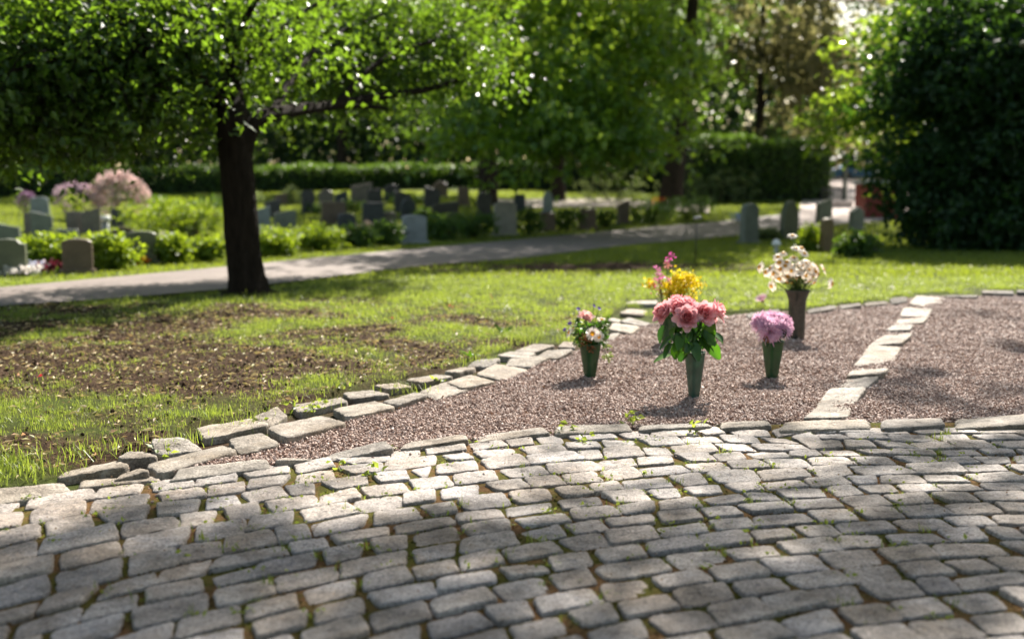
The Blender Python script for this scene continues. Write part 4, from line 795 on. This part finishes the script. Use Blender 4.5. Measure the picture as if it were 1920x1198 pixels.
# street lamp at the right edge
b0 = at(1952, 400, 12.0); b0[2] = 0; t = thing('park_lamp', 'park lamp with stacked metal discs at the right edge before the bushy tree', 'lamp', b0)
zz = lambda v: float(at(1952, v, 12)[2])
mb = MB(); mb.add(*lathe([(0, 0), (.07, 0), (.07, .9), (.05, .95), (.045, zz(150)), (0, zz(150))], 16, b0)); mb.build('post', M['black'], t, True)
mb = MB(); mb.add(*lathe([(0, zz(88)), (.33, zz(85)), (.345, zz(81)), (.33, zz(77)), (.12, zz(70)), (0, zz(68))], 32, b0)); mb.build('cap', M['metal'], t, True)
mb = MB(); mb.add(*lathe([(.08, zz(128)), (.255, zz(127)), (.27, zz(123)), (.255, zz(119)), (.08, zz(118))], 32, b0)); mb.build('louvre', M['metal'], t, True)
mb = MB(); mb.add(*lathe([(.06, zz(150)), (.1, zz(148)), (.1, zz(88)), (.06, zz(86))], 20, b0)); mb.build('diffuser', plain('diffuser', (.5, .5, .48), .3), t, True)

# gateway and forecourt
b0 = P(1572, 346); y = b0[1] + 6; s = ppm(y); X_ = lambda u, yy: float(at(u, 380, yy)[0]); Zv = lambda v, yy: float(at(1500, v, yy)[2])
t = thing('brick_house', 'small pinkish brick house with dark roof beyond the gateway', 'house', (X_(1565, y), y, float(g(y)))); z0 = float(g(y))
mb = MB(); x0, x1 = X_(1535, y), X_(1606, y); zr = Zv(300, y)
mb.add(*box(((x0 + x1) / 2, y + 2, (z0 + zr) / 2), (x1 - x0, 4, zr - z0))); mb.build('wall', stonemat('brickpink', (.26, .15, .13), .9), t)
mb = MB(); zt = Zv(284, y); q = np.array([[x0 - .2, y - .3, zr], [x1 + .2, y - .3, zr], [x1 + .2, y + 4.3, zr], [x0 - .2, y + 4.3, zr], [x0 - .2, y + 2, zt + .5], [x1 + .2, y + 2, zt + .5]])
mb.add(q, [np.array([[0, 1, 5, 4], [2, 3, 4, 5], [0, 3, 2, 1]]), np.array([[0, 4, 3], [1, 2, 5]])]); mb.build('roof', plain('rooftile', (.10, .085, .085), .7), t)
mb = MB(); mb.add(*box((X_(1590, y), y - .02, (z0 + zr) / 2), (.9, .1, (zr - z0) * .7))); mb.build('door', plain('door', (.09, .09, .085), .5), t)
yg = P(1583, 378)[1]; s = ppm(yg); b0 = at(1583, 378, yg); b0[2] = float(g(yg)); t = thing('gate', 'thin barred metal gate with tall post at the hedge end', 'gate', b0)
mb = MB(); mb.add(*box(b0 + [0, 0, 39 / s], (.13, .13, 80 / s))); mb.build('post', plain('postpaint', (.09, .1, .08), .5), t)
mb = MB(); w = 38 / s
for k in range(13): mb.add(*box(b0 + [-.1 - w * k / 12, 0, 13 / s], (.025, .025, 24 / s)))
for z in (2, 24): mb.add(*box(b0 + [-.1 - w / 2, 0, z / s], (w, .04, .05)))
mb.build('bar_panel', M['black'], t)
y = P(1600, 349)[1] + 1.5; s = ppm(y); b0 = at(1612, 380, y); b0[2] = float(g(y)); t = thing('parked_car', 'blue car parked beyond the forecourt, partly hidden by leaves', 'car', b0)
BLUE = plain('carpaint', (.03, .10, .20), .25); prof = [(-2.1, .3), (2.1, .3), (2.12, .6), (1.95, .8), (1.1, .9), (.5, 1.35), (-.9, 1.4), (-1.7, .95), (-2.1, .85)]
def extr(prof, w, m, name, inset=.0):
    n = len(prof); a = np.array([(b0[0] + x, b0[1] - w / 2, b0[2] + z) for x, z in prof]); c = a + [0, w, 0]; j = np.arange(n); k = (j + 1) % n; mb = MB()
    mb.add(np.vstack([a, c]), [np.c_[j, k, n + k, n + j], j[None, :][:, ::-1], (n + j)[None, :]]); mb.build(name, m, t)
extr(prof, 1.7, BLUE, 'body'); extr([(1.0, .93), (.47, 1.29), (-.85, 1.33), (-1.5, .98)], 1.73, plain('carglass', (.02, .03, .04), .08), 'window')
for x in (-1.3, 1.3):
    mb = MB(); V, Fs = lathe([(0, -.1), (.32, -.1), (.32, .1), (0, .1)], 20); mb.add(np.c_[V[:, 0] + b0[0] + x, V[:, 2] + b0[1] - .82, V[:, 1] + b0[2] + .33], Fs); mb.build('wheel', M['black'], t)
y = P(1640, 412)[1]; s = ppm(y); b0 = at(1652, 412, y); t = thing('red_shed', 'dark red wooden shed half hidden by the bushy tree', 'shed', b0)
mb = MB(); hh = 66 / s; ww = 60 / s; mb.add(*box(b0 + [0, ww / 2, hh / 2], (ww, ww, hh)))
for k in range(9): mb.add(*box(b0 + [-ww / 2 + ww * (k + .5) / 9, -.015, hh / 2], (.03, .03, hh * .98)))
mb.build('wall', plain('redpaint', (.20, .03, .025), .6), t)
mb = MB(); mb.add(*box(b0 + [0, ww / 2, hh + .05], (ww * 1.1, ww * 1.1, .1))); mb.build('roof', plain('paleroof', (.4, .44, .46), .5), t)
b0 = P(1572, 392); t = tag((lambda mb: (mb.add(*box(b0 + [0, 0, .12], (.75, .5, .26), .2)), mb.build('stone_block', stonemat('paleblock', (.45, .38, .34))))[1])(MB()), 'low pale stone block at the edge of the forecourt', 'stone block')

# ------------------------------------------------------------------ vases and flowers
def vase(u, v, r0, r1, h, m, label, flare=0.0, seg=48):
    b0 = P(u, v); b0[1] += r0; b0[2] = 0
    if flare: pr = [(0, -.03), (r0, -.03), (r0, 0), (r0 * 1.04, h * .3), (r0 * 1.03, h * .6), (r0 * 1.08, h * .8), (r1 * .9, h * .94), (r1, h - .004), (r1 * 1.02, h)]
    else: pr = [(0, -.03), (r0 * .96, -.03), (r0, 0), (r0 + (r1 - r0) * .5, h * .48), (r1 * .985, h * .97), (r1 * 1.01, h * .975), (r1 * 1.02, h - .003), (r1 * 1.015, h)]
    ins = [(max(r - .0035, 0), z + (.004 if r == 0 or z < .01 else 0)) for r, z in pr[::-1]]
    mb = MB(); mb.add(*lathe(pr + ins, seg, b0)); o = mb.build('flower_vase', M[m], smooth=True); tag(o, label, 'vase'); return b0
def petal(base, ax, out, L_, wd, curve, cup, nl=5, nw=3, rng=R, tipw=.25, ruf=.0):
    """strip petal from base, leaving along ax and bending to out"""
    side = norm(np.cross(ax, out)); t = np.linspace(0, 1, nl); s = np.linspace(-1, 1, nw); V = []
    for tt in t:
        a = curve[0] + (curve[1] - curve[0]) * tt
        if tt == 0: c = np.asarray(base, float); 
        else: c = c + (ax * math.cos(a) + out * math.sin(a)) * L_ / (nl - 1)
        nrm = ax * math.sin(a) - out * math.cos(a)
        w = wd * (math.sin(math.pi * min(1, (.12 + .88 * tt) ** .8) * .93) * (1 - tipw) + tipw * (1 - tt * .7)) if nw > 1 else wd
        for ss in s: V.append(c + side * ss * w / 2 - nrm * (-cup) * w * (ss * ss - .3) + nrm * ruf * w * math.sin(5 * ss + 9 * tt + base[0] * 99))
    i, j = np.meshgrid(np.arange(nl - 1), np.arange(nw - 1), indexing='ij'); a = (i * nw + j).ravel()
    return np.array(V), np.c_[a, a + 1, a + nw + 1, a + nw]
def frame(ax):
    ax = norm(np.asarray(ax, float)); e = norm(np.cross(ax, [0.31, .2, .93] if abs(ax[2]) < .9 else [1, 0, 0])); return ax, e, np.cross(ax, e)
def stem_mesh(a, b, r=.0022, col=(.05, .12, .02), mb=None, bend=.02):
    mb = mb or MB(); m = (np.asarray(a) + np.asarray(b)) / 2 + np.array([R.normal() * bend, R.normal() * bend * .5, .0]); V, Fs = tube(smooth_path([a, m, b], 7), np.full(7, r), 6); mb.add(V, Fs, 0, col); return mb
def rose_bloom(c, ax, rad, rng, colin, colout):
    mb = MB(); ax, e1, e2 = frame(ax); n = 30; base = np.asarray(c) - ax * rad * .55
    for i in range(n):
        f = (i + .5) / n; a = i * 2.39996 + rng.normal() * .12; out = e1 * math.cos(a) + e2 * math.sin(a)
        L_ = rad * (1.0 + .35 * f) * rng.uniform(.92, 1.08); a0 = .08 + .75 * f; a1 = (-.35 + 1.75 * f ** 1.1) + rng.normal() * .06
        if f > .55: a1 += .25
        V, Fs = petal(base + out * rad * .08 * f, ax, out, L_ * 1.05, rad * (.75 + .55 * f), (a0, a1), .20, 7, 7, rng, .30, .035)
        d = np.clip(np.linalg.norm(V - base, axis=1) / (rad * 1.3), 0, 1)[:, None]
        k = np.clip(f * .8 + d * .35, 0, 1) ** 1.1; col = np.array(colin) * (1 - k) + np.array(colout) * k; mb.add(V, Fs, 0, np.clip(col * rng.uniform(.9, 1.08), 0, 1))
    return mb
def mum_bloom(c, ax, rad, rng, c0, c1, n=150):
    mb = MB(); ax, e1, e2 = frame(ax); base = np.asarray(c) - ax * rad * .3
    for i in range(n):
        f = ((i + .5) / n) ** .6; a = i * 2.39996; out = e1 * math.cos(a) + e2 * math.sin(a); a0 = f * 1.15; a1 = f * 1.9 + rng.normal() * .18 - .15
        V, Fs = petal(base + out * rad * .1 * f, ax, out, rad * rng.uniform(.85, 1.1) * (.6 + .5 * f), rad * .19, (a0, a1), .35, 5, 3, rng, .45)
        k = rng.random(); mb.add(V, Fs, 0, np.clip((np.array(c0) * (1 - k) + np.array(c1) * k), 0, 1))
    return mb
def daisy_bloom(c, ax, rad, rng, droop=0.0, white=(.82, .80, .74), n=20):
    mb = MB(); ax, e1, e2 = frame(ax); c = np.asarray(c)
    for i in range(n):
        a = 2 * math.pi * i / n + rng.normal() * .05; out = e1 * math.cos(a) + e2 * math.sin(a)
        V, Fs = petal(c + out * rad * .2, ax, out, rad * .85 * rng.uniform(.88, 1.08), rad * .32, (1.35 + droop * .4, 1.65 + droop + rng.normal() * .15), .12, 5, 3, rng, .5); mb.add(V, Fs, 0, np.array(white) * rng.uniform(.92, 1.0))
    return mb
def daisy_disc(c, ax, rad, col=(.72, .38, .02)):
    mb = MB(); ax, e1, e2 = frame(ax); a = np.linspace(0, 2 * np.pi, 16, endpoint=False); V = []
    for r, z in ((.34, -.02), (.34, .05), (.27, .13), (.15, .16), (.02, .15)): V.append(np.asarray(c) + ax * z * rad + (np.outer(np.cos(a), e1) + np.outer(np.sin(a), e2)) * r * rad)
    j = np.arange(16); k = (j + 1) % 16; mb.add(np.concatenate(V), np.concatenate([np.c_[i * 16 + j, i * 16 + k, i * 16 + 16 + k, i * 16 + 16 + j] for i in range(4)]), 0, col); return mb
def leafblade(mb, base, d, L_, wd, rng, col, curl=.7):
    d = norm(np.asarray(d, float)); out = norm(d * [1, 1, 0] + [1e-3, 1e-3, 0]) ; ax = norm(d); o2 = norm(np.array([0, 0, -1.0]) - ax * np.dot(ax, [0, 0, -1.0]) + rng.normal(size=3) * .35)
    V, Fs = petal(base, ax, o2, L_, wd, (0, curl), .18, 7, 5, rng, .0); mb.add(V, Fs, 0, np.array(col) * rng.uniform(.75, 1.2))
def part(mb, name, t, m): return mb.build(name, M[m], t, True)
GREEN = (.045, .11, .022)

rng = np.random.default_rng(71)
# --- roses
vb = vase(1303, 745, .024, .047, .205, 'plastic_teal', 'grey green cone vase holding the pink roses, nearest the cobbles')
mouth = vb + [0, 0, .20]
Z4 = lambda x, y: (1000 + x / 3.2, 440 + y / 3.2)
PIN, PIO = (.78, .16, .17), (.90, .57, .60)
roses = [((775, 462), .00, (-.75, -.35, .45), .052, 'pink rose at the left of the bunch, seen from its side'), ((862, 398), .06, (-.1, .1, 1), .046, 'pink rose highest in the bunch'), ((925, 408), .03, (.35, -.15, .8), .045, 'deeper pink rose at the top, right of the highest one'), ((868, 440), .00, (-.25, -.5, .8), .042, 'pink rose in the centre behind the front one'),
         ((925, 497), -.06, (-.05, -1, .42), .052, 'open pink rose facing the camera at the front'), ((1025, 470), -.04, (.12, -.95, .45), .052, 'open pink rose facing the camera, right of the front one'), ((1112, 452), .01, (.85, -.2, .5), .048, 'pink rose at the right end of the bunch'), ((1070, 500), .02, (.5, -.5, .1), .034, 'small pink rose under the right hand blooms')]
for (zx, zy), dy, ax, rad, lab in roses:
    c = at(*Z4(zx, zy), vb[1] + dy); t = thing('rose', lab, 'rose', mouth - [0, 0, .15], 'pink roses in the grey green vase'); k = rng.uniform(.9, 1.12)
    part(rose_bloom(c, ax, rad, rng, np.array(PIN) * k, np.array(PIO) * k), 'bloom', t, 'petal'); a_ = norm(np.array(ax, float))
    mb = MB(); stem_mesh(mouth + [rng.normal() * .01, rng.normal() * .01, -.15], mouth + [rng.normal() * .02, rng.normal() * .01, .0], .003, (.05, .10, .025), mb, .004); stem_mesh(mouth + [rng.normal() * .02, rng.normal() * .01, 0], c - a_ * rad * .5, .0028, (.09, .15, .03), mb, .008); part(mb, 'stem', t, 'flora')
    mb = MB()
    for k in range(5): a = k * 1.257; _, e1, e2 = frame(a_); leafblade(mb, c - a_ * rad * .5, e1 * math.cos(a) + e2 * math.sin(a) - a_ * .2, .03, .009, rng, GREEN, .4)
    part(mb, 'sepal', t, 'flora')
t = thing('rose_foliage', 'broad dark green rose leaves around the rim of the grey green vase', 'leaves', mouth, None)
lv = [(760, 600, -.8), (790, 640, -.7), (830, 585, -.5), (860, 580, -.3), (800, 690, -.6), (880, 640, -.2), (890, 720, -.2), (905, 600, -.1), (935, 660, .0), (975, 660, .15), (960, 720, .1), (1000, 600, .3), (1050, 620, .5), (1060, 570, .4), (1110, 610, .8), (1130, 620, .9), (1075, 680, .5), (1090, 700, .6), (850, 700, -.35), (770, 730, -.8), (1000, 560, .3), (820, 620, -.5), (1040, 660, .4), (920, 690, -.05), (980, 700, .2), (870, 660, -.25)]
lv += [(rng.uniform(790, 1110), rng.uniform(545, 640), rng.uniform(-.7, .7)) for _ in range(16)]
for zx, zy, sx in lv:
    mb = MB(); c = at(*Z4(zx, zy), vb[1] + rng.uniform(-.10, -.03) + abs(sx) * .06); d = norm(np.array([sx + rng.normal() * .2, -.35 + rng.normal() * .2, -.55 + rng.normal() * .3]))
    L_ = rng.uniform(.062, .09); st = c - d * L_ * .55; leafblade(mb, st, d, L_, L_ * .68, rng, (.035, .095, .02) if rng.random() < .7 else (.07, .17, .02), .5); stem_mesh(mouth + [rng.normal() * .02, -.01, .03], st, .0014, (.06, .11, .02), mb, .006)
    part(mb, 'leaf', t, 'flora')
# --- chrysanthemums
vb = vase(1450, 709, .029, .056, .186, 'plastic_green', 'green cone vase holding the pink chrysanthemums'); mouth = vb + [0, 0, .18]
mums = [((1350, 520), .02, (-.9, -.3, .4), .056, 'lilac pink chrysanthemum at the left of the bunch'), ((1410, 490), .05, (-.3, -.1, 1), .056, 'lilac pink chrysanthemum at the upper left of the bunch'), ((1480, 495), .04, (.25, -.05, 1), .058, 'lilac pink chrysanthemum at the top right of the bunch'), ((1530, 535), .02, (.9, -.25, .3), .056, 'lilac pink chrysanthemum at the right of the bunch'),
        ((1425, 585), -.05, (-.15, -1, .15), .060, 'lilac pink chrysanthemum facing the camera low at the front'), ((1500, 560), -.04, (.45, -.9, .4), .054, 'lilac pink chrysanthemum right of the low front one'), ((1400, 540), -.03, (-.35, -.9, .6), .052, 'lilac pink chrysanthemum above the low front one'), ((1450, 540), -.03, (0, -.7, .8), .05, 'lilac pink chrysanthemum in the middle of the bunch')]
for (zx, zy), dy, ax, rad, lab in mums:
    c = at(*Z4(zx, zy), vb[1] + dy); t = thing('chrysanthemum', lab, 'flower', mouth - [0, 0, .15], 'pink chrysanthemums in the green vase')
    part(mum_bloom(c, ax, rad, rng, (.66, .38, .56), (.88, .68, .82)), 'bloom', t, 'petal'); a_ = norm(np.array(ax, float))
    mb = MB(); q = mouth + [rng.normal() * .015, rng.normal() * .01, 0]; stem_mesh(q - [0, 0, .15], q, .003, GREEN, mb, .004); stem_mesh(q, c - a_ * rad * .3, .0028, GREEN, mb, .006); part(mb, 'stem', t, 'flora')
t = thing('chrysanthemum_foliage', 'few dark leaves hanging at the rim below the chrysanthemums', 'leaves', mouth)
for zx, zy in [(1395, 650), (1490, 620), (1505, 600), (1385, 640)]:
    mb = MB(); c = at(*Z4(zx, zy), vb[1] - .05); leafblade(mb, c + [0, 0, .03], (rng.normal() * .3, -.3, -.8), .05, .03, rng, (.03, .06, .015) if zx != 1385 else (.25, .10, .05), .3); part(mb, 'leaf', t, 'flora')
# --- mixed bunch
vb = vase(1107, 709, .028, .055, .172, 'plastic_green', 'green cone vase with the mixed bunch, beside the stone border'); mouth = vb + [0, 0, .168]
Z2 = lambda x, y: (1040 + x / 7.486, 560 + y / 7.486); G = 'mixed bunch in the left vase'
def stemmed(name, lab, cat, c, ax, off, bloom, bname, extra=None, group=G, mth=None):
    m_ = mouth if mth is None else mth; t = thing(name, lab, cat, m_ - [0, 0, .14], group); part(bloom, bname, t, 'petal'); q = m_ + [rng.normal() * .015, rng.normal() * .012, 0]
    mb = MB(); stem_mesh(q - [0, 0, .14], q, .0022, GREEN, mb, .004); stem_mesh(q, np.asarray(c) - norm(np.array(ax, float)) * off, .002, (.07, .13, .03), mb, .006); part(mb, 'stem', t, 'flora')
    if extra: part(extra, 'disc', t, 'petal')
    return t
c = at(*Z2(450, 245), vb[1]); stemmed('rose', 'single peach pink rose standing above the mixed bunch', 'rose', c, (.1, -.2, 1), .02, rose_bloom(c, (.25, -.45, .9), .036, rng, (.82, .42, .38), (.90, .68, .64)), 'bloom')
for zx, zy, ax, rad, lab, dy in [(530, 490, (0, -1, .15), .034, 'white daisy facing the camera over the rim of the mixed bunch', -.085), (620, 530, (.45, -.9, .1), .030, 'white daisy half behind the front one in the mixed bunch', -.07), (200, 470, (-.9, -.2, .3), .030, 'white daisy seen sideways at the left of the mixed bunch', 0), (270, 410, (-.7, -.1, .7), .030, 'white daisy turned upward at the left of the mixed bunch', .02), (660, 290, (.2, .5, .9), .026, 'small white daisy seen from behind in the mixed bunch', .04)]:
    c = at(*Z2(zx, zy), vb[1] + dy); stemmed('daisy', lab, 'daisy', c, ax, .004, daisy_bloom(c, ax, rad, rng, .1), 'petals', daisy_disc(c, ax, rad))
for k, (zx, zy, lab) in enumerate([(330, 150, 'violet flower at the top left of the mixed bunch'), (545, 105, 'violet flower highest in the mixed bunch'), (620, 145, 'violet flower at the top right of the mixed bunch'), (215, 355, 'small violet flower at the middle left of the mixed bunch'), (145, 440, 'violet flower farthest left in the mixed bunch'), (480, 425, 'violet flower above the front daisy')]):
    c = at(*Z2(zx, zy), vb[1] + rng.uniform(-.02, .05)); mb = MB(); ax, e1, e2 = frame((rng.normal() * .4, -.5, .6))
    for i in range(5): a = i * 1.257; o = e1 * math.cos(a) + e2 * math.sin(a); V, Fs = petal(c, ax, o, .014, .012, (.6, 1.5), .1, 4, 3, rng, .2); mb.add(V, Fs, 0, (.16, .09, .42))
    stemmed('violet_flower', lab, 'flower', c, (0, 0, 1), .003, mb, 'petals')
t = thing('fern_frond', 'yellow green fern leaf at the right of the mixed bunch', 'fern', mouth, G); mb = MB(); a0, a1 = at(*Z2(600, 560), vb[1]), at(*Z2(770, 270), vb[1] + .03)
for f in np.linspace(0, 1, 15):
    q = a0 + (a1 - a0) * f; dd = norm(a1 - a0)
    for sgn in (-1, 1): leafblade(mb, q, dd * .6 + sgn * np.array([.75, .1, -.55]) * 1.0, .042 * (1 - f * .7), .013, rng, (.12, .20, .02), .3)
part(mb, 'leaflets', t, 'flora'); mb = stem_mesh(mouth, a0); stem_mesh(a0, a1, .0015, (.1, .16, .02), mb, .002); part(mb, 'stem', t, 'flora')
t = thing('leafy_filler', 'mixed green leaves filling the middle of the mixed bunch', 'leaves', mouth, G); mb = MB(); n = 320
p = np.array([at(*Z2(rng.uniform(300, 720), rng.uniform(330, 650)), vb[1] + rng.uniform(-.03, .06)) for _ in range(n)]); V, Fs = leaf_quads(p, rng.uniform(.015, .042, n), rng, -.3, .55); mb.add(V, Fs, 0, np.repeat(np.array([.055, .12, .02]) * rng.uniform(.5, 1.8, (n, 1)), 4, 0)); part(mb, 'leaf', t, 'flora')
mb = MB(); leafblade(mb, at(*Z2(265, 350), vb[1]), (-.2, -.1, 1), .042, .024, rng, (.30, .32, .05), .3); leafblade(mb, at(*Z2(290, 340), vb[1] - .01), (.3, -.1, .6), .034, .02, rng, (.07, .14, .03), .3); part(mb, 'pale_leaf', t, 'flora')
t = thing('dried_flower', 'brown dried flower head hanging over the rim of the mixed bunch', 'dried flower', mouth, G); mb = MB(); n = 110
for zz_ in ([(rng.normal(440, 40), rng.normal(560, 34)) for _ in range(70)], [(rng.normal(510, 26), rng.normal(690, 12)) for _ in range(22)] + [(rng.normal(518, 12), rng.normal(735, 12)) for _ in range(10)]):
    mb = MB(); n = len(zz_); p = np.array([at(*Z2(*q), vb[1] - .055 + rng.normal() * .006) for q in zz_]); V, Fs = leaf_quads(p, rng.uniform(.009, .017, n), rng, .2, .8); mb.add(V, Fs, 0, np.repeat(np.array([.24, .11, .045]) * rng.uniform(.6, 1.4, (n, 1)), 4, 0)); part(mb, 'florets', t, 'petal')
part(stem_mesh(mouth - [0, .04, 0], at(*Z2(515, 740), vb[1] - .06), .0015, (.15, .08, .04)), 'stem', t, 'flora')
t = thing('hydrangea_sprig', 'pale lime sprig hanging over the right side of the left vase', 'flower', mouth, G); mb = MB(); n = 120
for zz_ in ([(rng.normal(745, 36), rng.normal(815, 24)) for _ in range(90)], [(rng.normal(750, 34), rng.normal(670, 14)) for _ in range(36)]):
    mb = MB(); n = len(zz_); p = np.array([at(*Z2(*q), vb[1] + rng.normal() * .012) for q in zz_]); V, Fs = leaf_quads(p, rng.uniform(.009, .016, n), rng, 0, .9); mb.add(V, Fs, 0, np.repeat(np.array([.30, .38, .12]) * rng.uniform(.7, 1.3, (n, 1)), 4, 0)); part(mb, 'florets', t, 'petal')
mb = stem_mesh(mouth + [.04, 0, 0], at(*Z2(720, 640), vb[1]), .0015); stem_mesh(at(*Z2(720, 640), vb[1]), at(*Z2(740, 800), vb[1]), .0015, GREEN, mb); part(mb, 'stem', t, 'flora')
# --- dark vase with dried daisies
vb = vase(1497, 637, .052, .080, .315, 'plastic_dark', 'tall dark grey vase with flared rim holding wilted daisies', 1.0); mouth = vb + [0, 0, .30]
ZD = lambda x, y: (1400 + x / 5.445, 430 + y / 5.445); G2 = 'wilted daisies in the dark vase'
dz = [(320, 280, -.3, .9), (375, 240, -.1, 1), (505, 190, 0, .9), (560, 190, .2, 1), (590, 245, .5, .8), (480, 285, 0, .8), (410, 330, -.2, .7), (240, 395, -.7, .5), (195, 435, -.9, .3), (130, 385, -1, .2), (330, 390, -.4, .8), (385, 385, -.1, .8), (455, 365, 0, .9), (540, 350, .1, .8), (620, 340, .3, .8), (660, 410, .5, .7), (720, 385, .7, .6), (790, 410, .9, .4), (270, 450, -.5, .3), (330, 505, -.3, -.3), (420, 480, -.1, -.4), (480, 470, 0, -.3), (540, 460, .1, -.4), (610, 470, .3, -.3), (680, 470, .5, -.2), (730, 450, .7, .1), (410, 545, -.2, -.7), (470, 545, 0, -.7), (690, 545, .5, -.7), (640, 410, .3, .4), (560, 420, .1, .3), (500, 430, 0, .2), (600, 400, .2, .5), (250, 580, -.9, -.2), (875, 555, 1, -.1), (470, 60, 0, .9), (705, 430, .6, .3), (450, 420, -.1, .4), (520, 500, .1, -.5), (640, 530, .3, -.7)]
dz += [(rng.uniform(300, 720), rng.uniform(330, 520), 0, 0) for _ in range(16)]; dz = [(a_, b_, (a_ - 500) / 280 if c_ == 0 else c_, (430 - b_) / 140 if d_ == 0 else d_) for a_, b_, c_, d_ in dz]
for k, (zx, zy, sx, sz) in enumerate(dz):
    c = at(*ZD(zx, zy), vb[1] + rng.uniform(-.07, .07)); ax = (sx, -.45 + rng.normal() * .25, sz); rad = rng.uniform(.034, .043)
    lab = {33: 'wilted daisy drooping alone at the lower left of the dark vase', 34: 'wilted daisy standing alone at the far right of the dark vase', 35: 'tallest wilted daisy above the dark vase', 9: 'wilted daisy farthest left above the dark vase'}.get(k, 'cream white wilted daisy in the crowded bunch of the dark vase')
    wl = rng.uniform(.2, 1.1)
    stemmed('daisy', lab, 'daisy', c, ax, .003, daisy_bloom(c, ax, rad, rng, wl, (.90, .88, .80), 18), 'petals', daisy_disc(c, ax, rad, (.62, .36, .05)), G2, mouth - [0, 0, .02])
t = thing('daisy_foliage', 'fine green leaves at the rim of the dark vase', 'leaves', mouth, G2); mb = MB(); n = 130
p = mouth + np.c_[rng.normal(size=n) * .035, rng.normal(size=n) * .03, rng.uniform(0, .07, n)]; V, Fs = leaf_quads(p, rng.uniform(.02, .05, n), rng, -.6, .22); mb.add(V, Fs, 0, np.repeat(np.array([.06, .09, .02]) * rng.uniform(.5, 1.6, (n, 1)), 4, 0)); part(mb, 'leaf', t, 'flora')
# --- yellow bunch behind the roses
vb = vase(1252, 646, .03, .055, .18, 'plastic_green', 'green vase mostly hidden behind the pink roses'); mouth = vb + [0, 0, .17]; G3 = 'yellow and magenta bunch behind the roses'
ZY = lambda x, y: (1190 + x / 8.56, 460 + y / 8.56)
for k, (zx, zy) in enumerate([(680, 500), (850, 490), (640, 590), (740, 590), (840, 570), (900, 600), (560, 640), (480, 650), (780, 680), (690, 690), (860, 660), (580, 720), (760, 760), (640, 770), (540, 780), (930, 790), (920, 530), (1040, 640), (720, 640), (240, 620)]):
    c = at(*ZY(zx, zy), vb[1] + rng.uniform(-.05, .05)); mb = MB(); n = 60; p = c + rng.normal(size=(n, 3)) * .017; V, Fs = leaf_quads(p, rng.uniform(.014, .024, n), rng, -.4, .8); mb.add(V, Fs, 0, np.repeat(np.array([.82, .70, .02]) * rng.uniform(.7, 1.05, (n, 1)), 4, 0))
    lab = {19: 'yellow flower cluster alone at the far left behind the roses', 17: 'yellow flower cluster alone at the right behind the roses'}.get(k, 'bright yellow flower cluster in the bunch behind the roses'); stemmed('yellow_flower', lab, 'flower', c, (0, 0, 1), .01, mb, 'florets', None, G3, mouth)
for zx, zy, col, lab in [(580, 200, (.68, .10, .42), 'magenta flower standing highest behind the roses'), (520, 310, (.62, .30, .28), 'faded pink flower just below the highest magenta one'), (375, 430, (.55, .2, .4), 'pale magenta flower at the upper left behind the roses'), (405, 520, (.68, .12, .48), 'magenta flower spike left of the yellow clusters'), (290, 640, (.68, .22, .34), 'pink flower at the left behind the roses'), (550, 590, (.6, .2, .4), 'magenta flower between the yellow clusters'), (390, 640, (.5, .2, .3), 'dull magenta flower low left of the yellow clusters'), (420, 780, (.3, .1, .16), 'dark purple seed head below the magenta flowers')]:
    c = at(*ZY(zx, zy), vb[1] + rng.uniform(-.03, .04)); mb = MB(); n = 36; p = c + rng.normal(size=(n, 3)) * [.011, .011, .017]; V, Fs = leaf_quads(p, rng.uniform(.012, .02, n), rng, -.3, .8); mb.add(V, Fs, 0, np.repeat(np.array(col) * rng.uniform(.75, 1.1, (n, 1)), 4, 0)); stemmed('magenta_flower', lab, 'flower', c, (0, 0, 1), .01, mb, 'petals', None, G3, mouth)
# pink flower lying at the grass edge
c = P(1430, 578) + [0, 0, .05]; mb = MB(); ax, e1, e2 = frame((-.4, -.3, .8))
for i in range(12): a = i * .5236; o = e1 * math.cos(a) + e2 * math.sin(a); V, Fs = petal(c, ax, o, .075, .04, (.3, 1.2), .2, 6, 5, rng, .2); mb.add(V, Fs, 0, (.86, .64, .70))
t = thing('fallen_flower', 'single pale pink flower lying at the grass edge behind the gravel', 'flower', c - [0, 0, .05]); part(mb, 'bloom', t, 'petal'); part(stem_mesh(c, c + [.02, .03, -.06]), 'stem', t, 'flora')
# broad-leaved weeds at the border
for u, v, n, lab in [(945, 628, 7, 'broad leaved weed in the grass left of the mixed bunch'), (882, 672, 5, 'blue green pointed weed by the border stones')]:
    b0 = P(u, v); t = thing('leafy_weed', lab, 'weed', b0); mb = MB()
    for k in range(n): a = k * 2.4; leafblade(mb, b0 + [0, 0, .005], (math.cos(a) * .8, math.sin(a) * .5, 1.0), rng.uniform(.06, .10), .022, rng, (.09, .17, .02), 1.1)
    part(mb, 'leaf', t, 'flora')
for o in bpy.data.objects:
    if '_loc' in o: del o['_loc']
